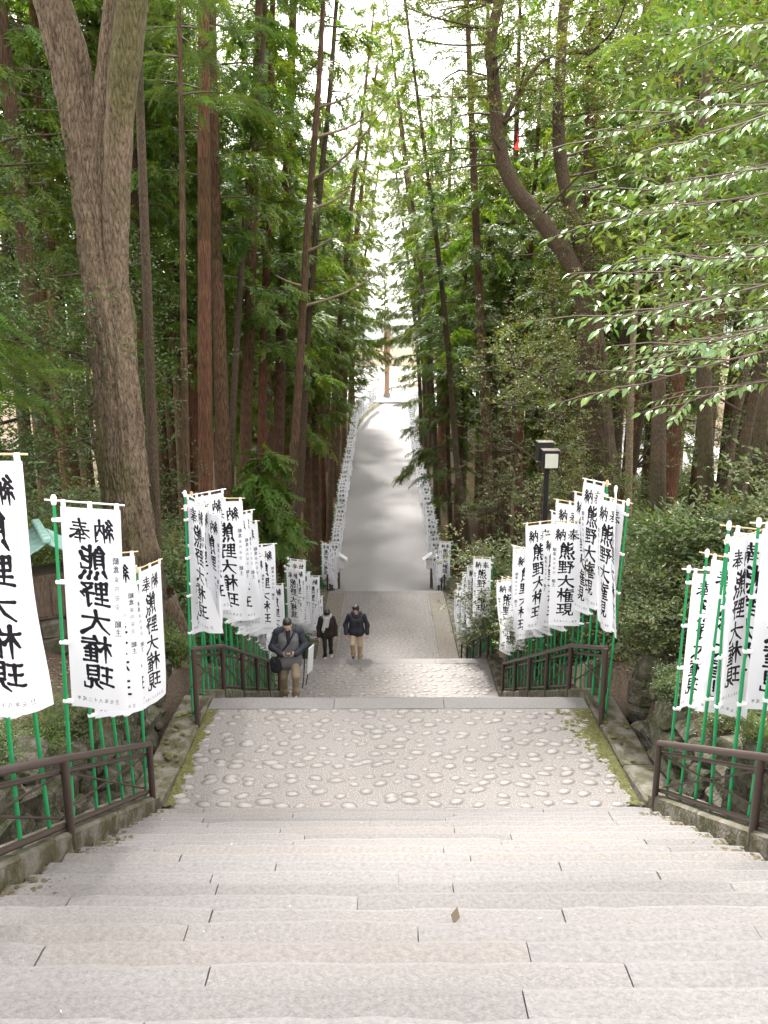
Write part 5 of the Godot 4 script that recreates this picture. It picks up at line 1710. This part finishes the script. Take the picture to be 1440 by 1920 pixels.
	# young cedar by the second flight's banners
	cedar("low bright green young cedar behind the left banners", "", [Vector3(-4.2, 6.9, -25.0), Vector3(-4.1, 8.6, -25.0), Vector3(-4.05, 10.2, -25.0)], 0.06, 0.03, "dark_bark", 8.3, 1.5, 40, 27, Color(0.08, 0.15, 0.03))
	# overhanging cedar beside the path on the right
	var hang := cedar("drooping cedar hanging over the right edge of gravel path", "", [Vector3(4.0, 1.4, -47), Vector3(3.7, 6, -47), Vector3(3.5, 12, -47)], 0.16, 0.09, "cedar_bark", 4.6, 2.6, 44, 28, Color(0.07, 0.125, 0.03))
	var bough := MB.new()
	var hb: Vector3 = hang.position
	var droop := smooth_path([Vector3(3.7, 8.0, -47), Vector3(2.7, 7.9, -46.6), Vector3(1.7, 7.3, -46.2), Vector3(0.9, 6.4, -46)], 5)
	var thin := []
	var sprigs := []
	var tones := []
	for k in droop.size():
		droop[k] -= hb
		thin.append(lerpf(0.05, 0.01, float(k) / droop.size()))
		if k > 4:
			for q in 5:
				sprigs.append(Transform3D((Basis(Vector3.UP, PI + r.randf_range(-1.3, 1.3)) * Basis(Vector3.BACK, r.randf_range(0.1, 0.9) * -1.0)).scaled_local(Vector3.ONE * r.randf_range(0.7, 1.1)), droop[k] + Vector3(r.randf_range(-0.1, 0.1), r.randf_range(-0.25, 0.1), r.randf_range(-0.3, 0.3))))
				tones.append(Color(0.13, 0.18, 0.05) * r.randf_range(0.8, 1.2))
	bough.tube(droop, thin, 5, false)
	part(hang, "hanging_bough", bough.commit(), M.twig)
	scatter(hang, "hanging_foliage", kit.far_sprays[1], M.cedar_leaf, sprigs, tones)
	# the wood behind
	var stock := []
	for i in 5:
		var h: float = [24.0, 26.0, 21.0, 27.0, 23.0][i]
		var c := thing("cedar_tree", "", "tree", Vector3.ZERO, 0.0, "cedars deeper in the wood")
		c.set_meta("base_name", "cedar_tree")
		var lean := Vector3(r.randf_range(-0.8, 0.8), 0, r.randf_range(-0.8, 0.8))
		var rel := [Vector3.ZERO, Vector3(0, h * 0.35, 0) + lean * 0.2, Vector3(0, h * 0.7, 0) + lean * 0.6, Vector3(0, h, 0) + lean]
		part(c, "trunk", trunk_mesh(rel, [0.3, 0.34, 0.22, 0.27, 0.2][i], 0.05, 12, 0.03, 0.35, 300 + i), M[["cedar_bark", "cedar_bark_red", "cedar_bark_grey", "cedar_bark_grey", "dark_bark"][i]])
		cedar_crown(c, smooth_path(rel, 4), h * [0.42, 0.5, 0.34, 0.46, 0.4][i], h, [2.8, 3.1, 2.5, 3.3, 2.6][i], [66, 62, 66, 70, 64][i], 310 + i, [Color(0.095, 0.165, 0.042), Color(0.085, 0.15, 0.042), Color(0.115, 0.18, 0.042), Color(0.1, 0.16, 0.05), Color(0.11, 0.17, 0.045)][i])
		stock.append(c)
	var set_down := []
	var woods := []
	var n := 0
	var tries := 0
	while n < 190 and tries < 6000:
		tries += 1
		var d := r.randf_range(24.0, 135.0)
		var s := -1.0 if r.randf() < 0.5 else 1.0
		var inner := 5.6 if d < 40.0 else (3.7 if d < 95.0 else 4.6)
		var x := bend(d) + s * (inner + absf(r.randfn(0, 0.55)) * (8.0 + d * 0.12))
		if d > 104.0 and x > -7.0 and x < 24.0:
			continue
		if x > 18.0 and x < 33.0 and d > 64.0 and d < 93.0 and r.randf() < 0.35:
			continue
		if absf(x - bend(d)) < 7.0 and d < 36.0 and r.randf() < 0.7:
			continue
		var ok := true
		for q in set_down:
			if Vector2(x, d).distance_to(q) < (2.2 if d < 70.0 else 2.8):
				ok = false
				break
		if not ok:
			continue
		set_down.append(Vector2(x, d))
		var label := "%s cedar in the wood %s of %s" % ["brown barked" if d < 60 else "small looking distant", "left" if s < 0 else "right", "the stairs" if d < 42 else ("the gravel path" if d < 100 else "the torii gate")]
		var at := Vector3(x, ground(x, d) - 0.1, -d)
		var k := n % 5
		if n < 5:
			stock[k].position = at
			stock[k].set_meta("label", label)
			woods.append([d, stock[k], label])
		else:
			woods.append([d, copy(stock[k], label, at, r.randf_range(0, TAU), r.randf_range(0.82, 1.15)), label])
		n += 1
	for k in [[-7.5, -1.0], [-8.5, 4.5], [-9.5, -6.0], [-11.0, 8.0], [7.8, 0.5], [8.8, -5.0], [9.5, 4.0], [-7.0, -11.0], [7.5, -11.0], [-12.0, 1.5], [0.5, -19.0], [-4.5, -17.0], [5.0, -17.5]]:
		woods.append([k[1] + 50.0, copy(stock[(n + int(k[1]) + 40) % 5], "", Vector3(k[0], ground(k[0], k[1]) - 0.1, -k[1]), k[1], 1.0), "cedar at the head of the stairs behind the viewer"])
	for k in [[-8.6, 20.5], [-10.2, 26.0], [-7.6, 30.5], [-12.5, 21.0], [-9.2, 35.0], [-7.4, 25.0], [9.6, 25.0], [12.4, 28.5], [10.2, 34.0], [13.5, 22.0], [15.0, 36.0], [11.5, 41.0], [10.6, 31.0], [13.2, 39.5], [16.2, 47.0], [19.6, 56.0], [17.4, 52.0], [22.0, 61.0], [14.4, 43.0], [20.5, 64.0]]:
		woods.append([k[1], copy(stock[(n + int(k[1])) % 5], "", Vector3(k[0], ground(k[0], k[1]) - 0.1, -k[1]), k[1] * 2.0, r.randf_range(0.85, 1.05)), "tall cedar close behind the %s" % ("left evergreens" if k[0] < 0 else "right small leaved trees")])
	var over := [[-3.6, 52.0, 1.7], [3.7, 56.0, -1.9], [-3.7, 63.0, 1.9], [3.6, 67.0, -1.6], [-3.6, 74.0, 1.6], [3.8, 80.0, -2.0], [-3.5, 87.0, 2.2], [4.4, 92.0, -1.6]]
	for i in over.size():
		var q = over[i]
		var gy := ground(q[0], q[1])
		var bx: float = q[0] + bend(q[1])
		cedar("cedar leaning in over the gravel path from the %s, %s of them going out" % ["left" if q[0] < 0 else "right", ordinal(i / 2 + 1)], "cedars leaning over the path", [Vector3(bx, gy, -q[1]), Vector3(bx + q[2] * 0.2, gy + 8, -q[1]), Vector3(bx + q[2] * 0.7, gy + 17, -q[1]), Vector3(bx + q[2] * 1.3, gy + 25, -q[1])], 0.2, 0.08, ["cedar_bark", "dark_bark"][i % 2], gy + (11.0 if q[1] < 70.0 else (7.0 if q[0] < 0 else 4.0)), 3.8, 58, 400 + i, Color(0.125, 0.18, 0.06))
	# distant trees that close the view beyond the yard
	for i in 26:
		var x := -60.0 + i * 6.0 + r.randf_range(-2, 2)
		var d := 196.0 + r.randf_range(-6, 14)
		if x > 4.0 and x < 13.0:
			continue
		woods.append([x, copy(stock[i % 5], "", Vector3(x, ground(x, d) - 0.1, -d), r.randf_range(0, TAU), r.randf_range(0.9, 1.25)), "distant cedar beyond the bright shrine yard"])
	woods.sort_custom(func(a, c): return a[0] < c[0])
	var seen := {}
	for w in woods:
		seen[w[2]] = seen.get(w[2], 0) + 1
		w[1].set_meta("label", "%s, %s %s" % [w[2], ordinal(seen[w[2]]), "from the left" if "beyond" in w[2] else "going back"])

func near_boughs() -> void:
	# boughs of a tree that stands outside the frame on the right; its largest leaves are pieces of their own
	var r := RandomNumberGenerator.new()
	r.seed = 91
	var base := Vector3(4.9, ground(4.9, 6.6) - 0.05, -6.6)
	var o := thing("leafy_tree", "near tree reaching in from right with long shiny pale green leaves", "tree", base)
	part(o, "trunk", trunk_mesh([Vector3.ZERO, Vector3(0.1, 2.5, 0), Vector3(-0.1, 5, 0.1), Vector3(0.1, 8, 0)], 0.16, 0.08, 12, 0.03, 0.35, 92), M.pale_bark)
	var shapes := []
	for i in 6:
		var b := MB.new()
		var l := r.randf_range(0.065, 0.115)
		var w := l * r.randf_range(0.19, 0.24)
		# a blade of five pairs of faces, folded on its midrib and bowed
		var mid := []
		var ls := []
		var rs := []
		for k in 6:
			var t := k / 5.0
			var wide := w * sin(PI * pow(t, 0.8)) * 1.0
			var y := -0.28 * l * t * t
			mid.append(Vector3(t * l, y, 0))
			ls.append(Vector3(t * l, y + wide * 0.25, wide))
			rs.append(Vector3(t * l, y + wide * 0.25, -wide))
		for k in 5:
			for e in [ls, rs]:
				b.tri(mid[k], mid[k + 1], e[k + 1], Vector3.UP)
				if k:
					b.tri(mid[k], e[k], e[k + 1], Vector3.UP)
		shapes.append(b.commit())
	var mats := []
	for c in [Color(0.13, 0.23, 0.065), Color(0.11, 0.2, 0.075), Color(0.17, 0.255, 0.06), Color(0.095, 0.18, 0.06)]:
		var m := leaf_mat("near_leaf_%d" % mats.size(), c, 0.3, 0.6)
		mats.append(m)
	var twigs := MB.new()
	var xf := []
	# boughs as (start height above eye-line foot, tip) in world coordinates
	var lines := [[Vector3(3.47, 16.32, -5.53), Vector3(1.15, 16.10, -5.50)], [Vector3(3.58, 15.87, -5.26), Vector3(1.25, 15.62, -5.50)], [Vector3(3.40, 15.35, -5.43), Vector3(1.30, 15.02, -5.50)], [Vector3(3.47, 14.95, -5.62), Vector3(1.35, 14.55, -5.50)], [Vector3(3.65, 16.04, -6.18), Vector3(1.55, 15.85, -5.90)], [Vector3(3.45, 15.55, -6.38), Vector3(1.60, 15.30, -5.90)], [Vector3(3.56, 15.05, -6.20), Vector3(1.70, 14.75, -5.90)], [Vector3(3.42, 16.70, -6.43), Vector3(1.75, 16.40, -6.20)], [Vector3(3.49, 15.36, -5.58), Vector3(1.50, 15.35, -5.10)], [Vector3(3.54, 15.14, -5.59), Vector3(1.60, 14.85, -5.10)], [Vector3(3.61, 16.37, -5.16), Vector3(1.55, 16.00, -5.10)], [Vector3(3.64, 14.58, -6.54), Vector3(1.90, 14.40, -6.00)], [Vector3(3.66, 15.04, -6.22), Vector3(2.00, 15.00, -6.40)], [Vector3(3.47, 16.29, -6.69), Vector3(2.10, 15.90, -6.60)], [Vector3(3.59, 17.02, -6.36), Vector3(1.95, 16.90, -6.20)]]
	for q in lines:
		var a: Vector3 = q[0] - base
		var c: Vector3 = q[1] - base
		var line := smooth_path([Vector3(0, a.y - 0.5, 0), a, a.lerp(c, 0.35) + Vector3(0, r.randf_range(0.02, 0.16), r.randf_range(-0.18, 0.18)), a.lerp(c, 0.7) + Vector3(0, r.randf_range(0.02, 0.14), r.randf_range(-0.16, 0.16)), c], 4)
		var rr := []
		for k in line.size():
			rr.append(lerpf(0.024, 0.003, pow(float(k) / (line.size() - 1), 0.6)))
		twigs.tube(line, rr, 5, false)
		for side in 15:
			var t := 0.22 + 0.78 * side / 14.0
			var p: Vector3 = line[int(t * (line.size() - 1))]
			var out := ((c - a).normalized() + Vector3(r.randf_range(-0.3, 0.3), r.randf_range(-0.15, 0.2), (1.0 if side % 2 else -1.0) * r.randf_range(0.5, 1.0))).normalized()
			if side == 14:
				out = (c - a).normalized()
			var len := r.randf_range(0.3, 0.62)
			var tip := p + out * len - Vector3(0, r.randf_range(-0.15, 0.2) * len, 0)
			twigs.tube([p, p.lerp(tip, 0.5) + Vector3(0, 0.02, 0), tip], [0.006, 0.004, 0.002], 4, false)
			var count := 9
			for k in count:
				var s := (k + 1.0) / count
				var w := (1.0 if k % 2 else -1.0)
				var side_dir := out.cross(Vector3.UP).normalized() * w
				var dir := (out * 0.8 + side_dir * r.randf_range(0.3, 0.9) + Vector3(0, r.randf_range(-0.75, 0.0), 0.25)).normalized()
				if k == count - 1:
					dir = (out + Vector3(0, -0.3, 0)).normalized()
				var z := dir.cross(Vector3.UP).normalized()
				var y := z.cross(dir).normalized()
				xf.append(Transform3D(Basis(dir, y, z) * Basis(Vector3.RIGHT, r.randf_range(-0.8, 0.8)) * Basis().scaled(Vector3.ONE * r.randf_range(0.55, 1.15)), p.lerp(tip, s)))
	part(o, "boughs", twigs.commit(), M.twig)
	# the 300 leaves nearest the viewer singly, the rest as one part
	var eye := Vector3(-0.26, EYE, 0) - base
	xf.sort_custom(func(a, c): return a.origin.distance_squared_to(eye) < c.origin.distance_squared_to(eye))
	for i in mini(300, xf.size()):
		part(o, "leaf", shapes[i % 6], mats[r.randi() % 4], xf[i])
	var rest := []
	var cols := []
	for i in range(300, xf.size()):
		rest.append(xf[i])
		var g := r.randf_range(0.7, 1.3)
		cols.append(Color(0.13 * g, 0.22 * g, 0.06 * g))
	scatter(o, "leaves", shapes[0], M.near_leaf, rest, cols)
	# its inner foliage, yellower and finer
	var inner := []
	for i in 84:
		inner.append(Vector3(r.randf_range(2.6, 5.4), r.randf_range(14.6, 19.0), r.randf_range(-10.5, -7.0)) - base)
	clumped(o, "crown", inner, kit.clusters[2], M.broad_leaf, 12, 0.7, 93, Color(0.09, 0.15, 0.035), 0.9)

# ------------------------------------------------------------------ the scene
func _ready() -> void:
	var cam := Camera3D.new()
	cam.name = "camera"
	cam.keep_aspect = Camera3D.KEEP_HEIGHT
	cam.fov = 63.55
	cam.near = 0.05
	cam.far = 1200.0
	cam.position = Vector3(-0.26, EYE, 0)
	cam.rotation = Vector3(-deg_to_rad(13.08), -0.0045, 0)
	add_child(cam)
	cam.current = true
	var env := Environment.new()
	var sky := Sky.new()
	var psm := ProceduralSkyMaterial.new()
	psm.sky_top_color = Color(0.955, 0.945, 0.94)
	psm.sky_horizon_color = Color(1.0, 0.985, 0.975)
	psm.sky_curve = 0.2
	psm.ground_bottom_color = Color(0.2, 0.2, 0.18)
	psm.ground_horizon_color = Color(0.6, 0.62, 0.6)
	psm.sun_angle_max = 1.0
	sky.sky_material = psm
	env.background_mode = Environment.BG_SKY
	env.sky = sky
	env.background_energy_multiplier = 1.0
	env.tonemap_mode = Environment.TONE_MAPPER_LINEAR
	env.tonemap_exposure = 5.9
	env.sdfgi_enabled = true
	env.ssao_enabled = true
	env.ssil_enabled = true
	var we := WorldEnvironment.new()
	we.name = "environment"
	we.environment = env
	add_child(we)
	var sun := DirectionalLight3D.new()
	sun.name = "sun"
	sun.light_energy = 0.8
	sun.light_color = Color(1.0, 0.985, 0.96)
	sun.light_angular_distance = 6.0
	sun.shadow_enabled = true
	sun.rotation = Vector3(deg_to_rad(-48), deg_to_rad(180 + 8), 0)
	add_child(sun)

	rng.seed = 1
	rough_noise.seed = 9
	rough_noise.frequency = 0.05
	rough_noise_3d.seed = 17
	rough_noise_3d.frequency = 0.35
	rough_noise_3d.fractal_octaves = 4
	materials()
	lands()
	var pebbles := []
	for i in 8:
		pebbles.append(cobble_mesh(rng))
	kit.pebble = pebbles[2]
	flight(8.565, 5.44, 25, 101)
	landing(8.255, 11.3, 5.44, 2.74, true, 201, pebbles)
	flight(19.37, 9.31, 26, 102)
	landing(19.06, 21.8, 9.31, 2.74, true, 202, pebbles)
	flight(28.62, 12.59, 22, 103)
	landing(28.31, 37.6, 12.59, 1.9, false, 203, pebbles)
	flight(42.25, 14.825, 15, 104)
	var head := MB.new()
	slab(head, -2.74, 2.74, EYE - 5.44 + 0.149 * 25, -9.0, 0.5, 0.4)
	struct("top_landing", head.commit(), M.step_stone)
	kerbs()
	walls()
	railing("brown metal railing down the left of the near flight", -1, [1.55, 3.75, 5.95, 8.17], 0.8, 0.1, false)
	railing("brown metal railing down the right of the near flight", 1, [1.55, 3.75, 5.95, 8.17], 0.8, 0.1, false)
	railing("brown metal railing down the left of the second flight with tall top post", -1, [10.4, 12.3, 14.0, 15.65, 17.3, 19.0], 0.88, 0.1, true)
	railing("brown metal railing down the right of the second flight with tall top post", 1, [10.4, 12.3, 14.0, 15.65, 17.3, 19.0], 0.88, 0.1, true)
	for s in [-1, 1]:
		var side := "left" if s < 0 else "right"
		railing("dark railing down the %s of the third flight behind the walkers" % side, s, [21.9, 23.6, 25.3, 27.0, 28.9], 0.85, 0.1, false)
		railing("dark short railing at the %s of the lowest flight by the gravel" % side, s, [37.4, 39.2, 41.0, 42.6], 0.85, 0.1, false)
	banners()
	forest()
	props()
	people()
	litter()
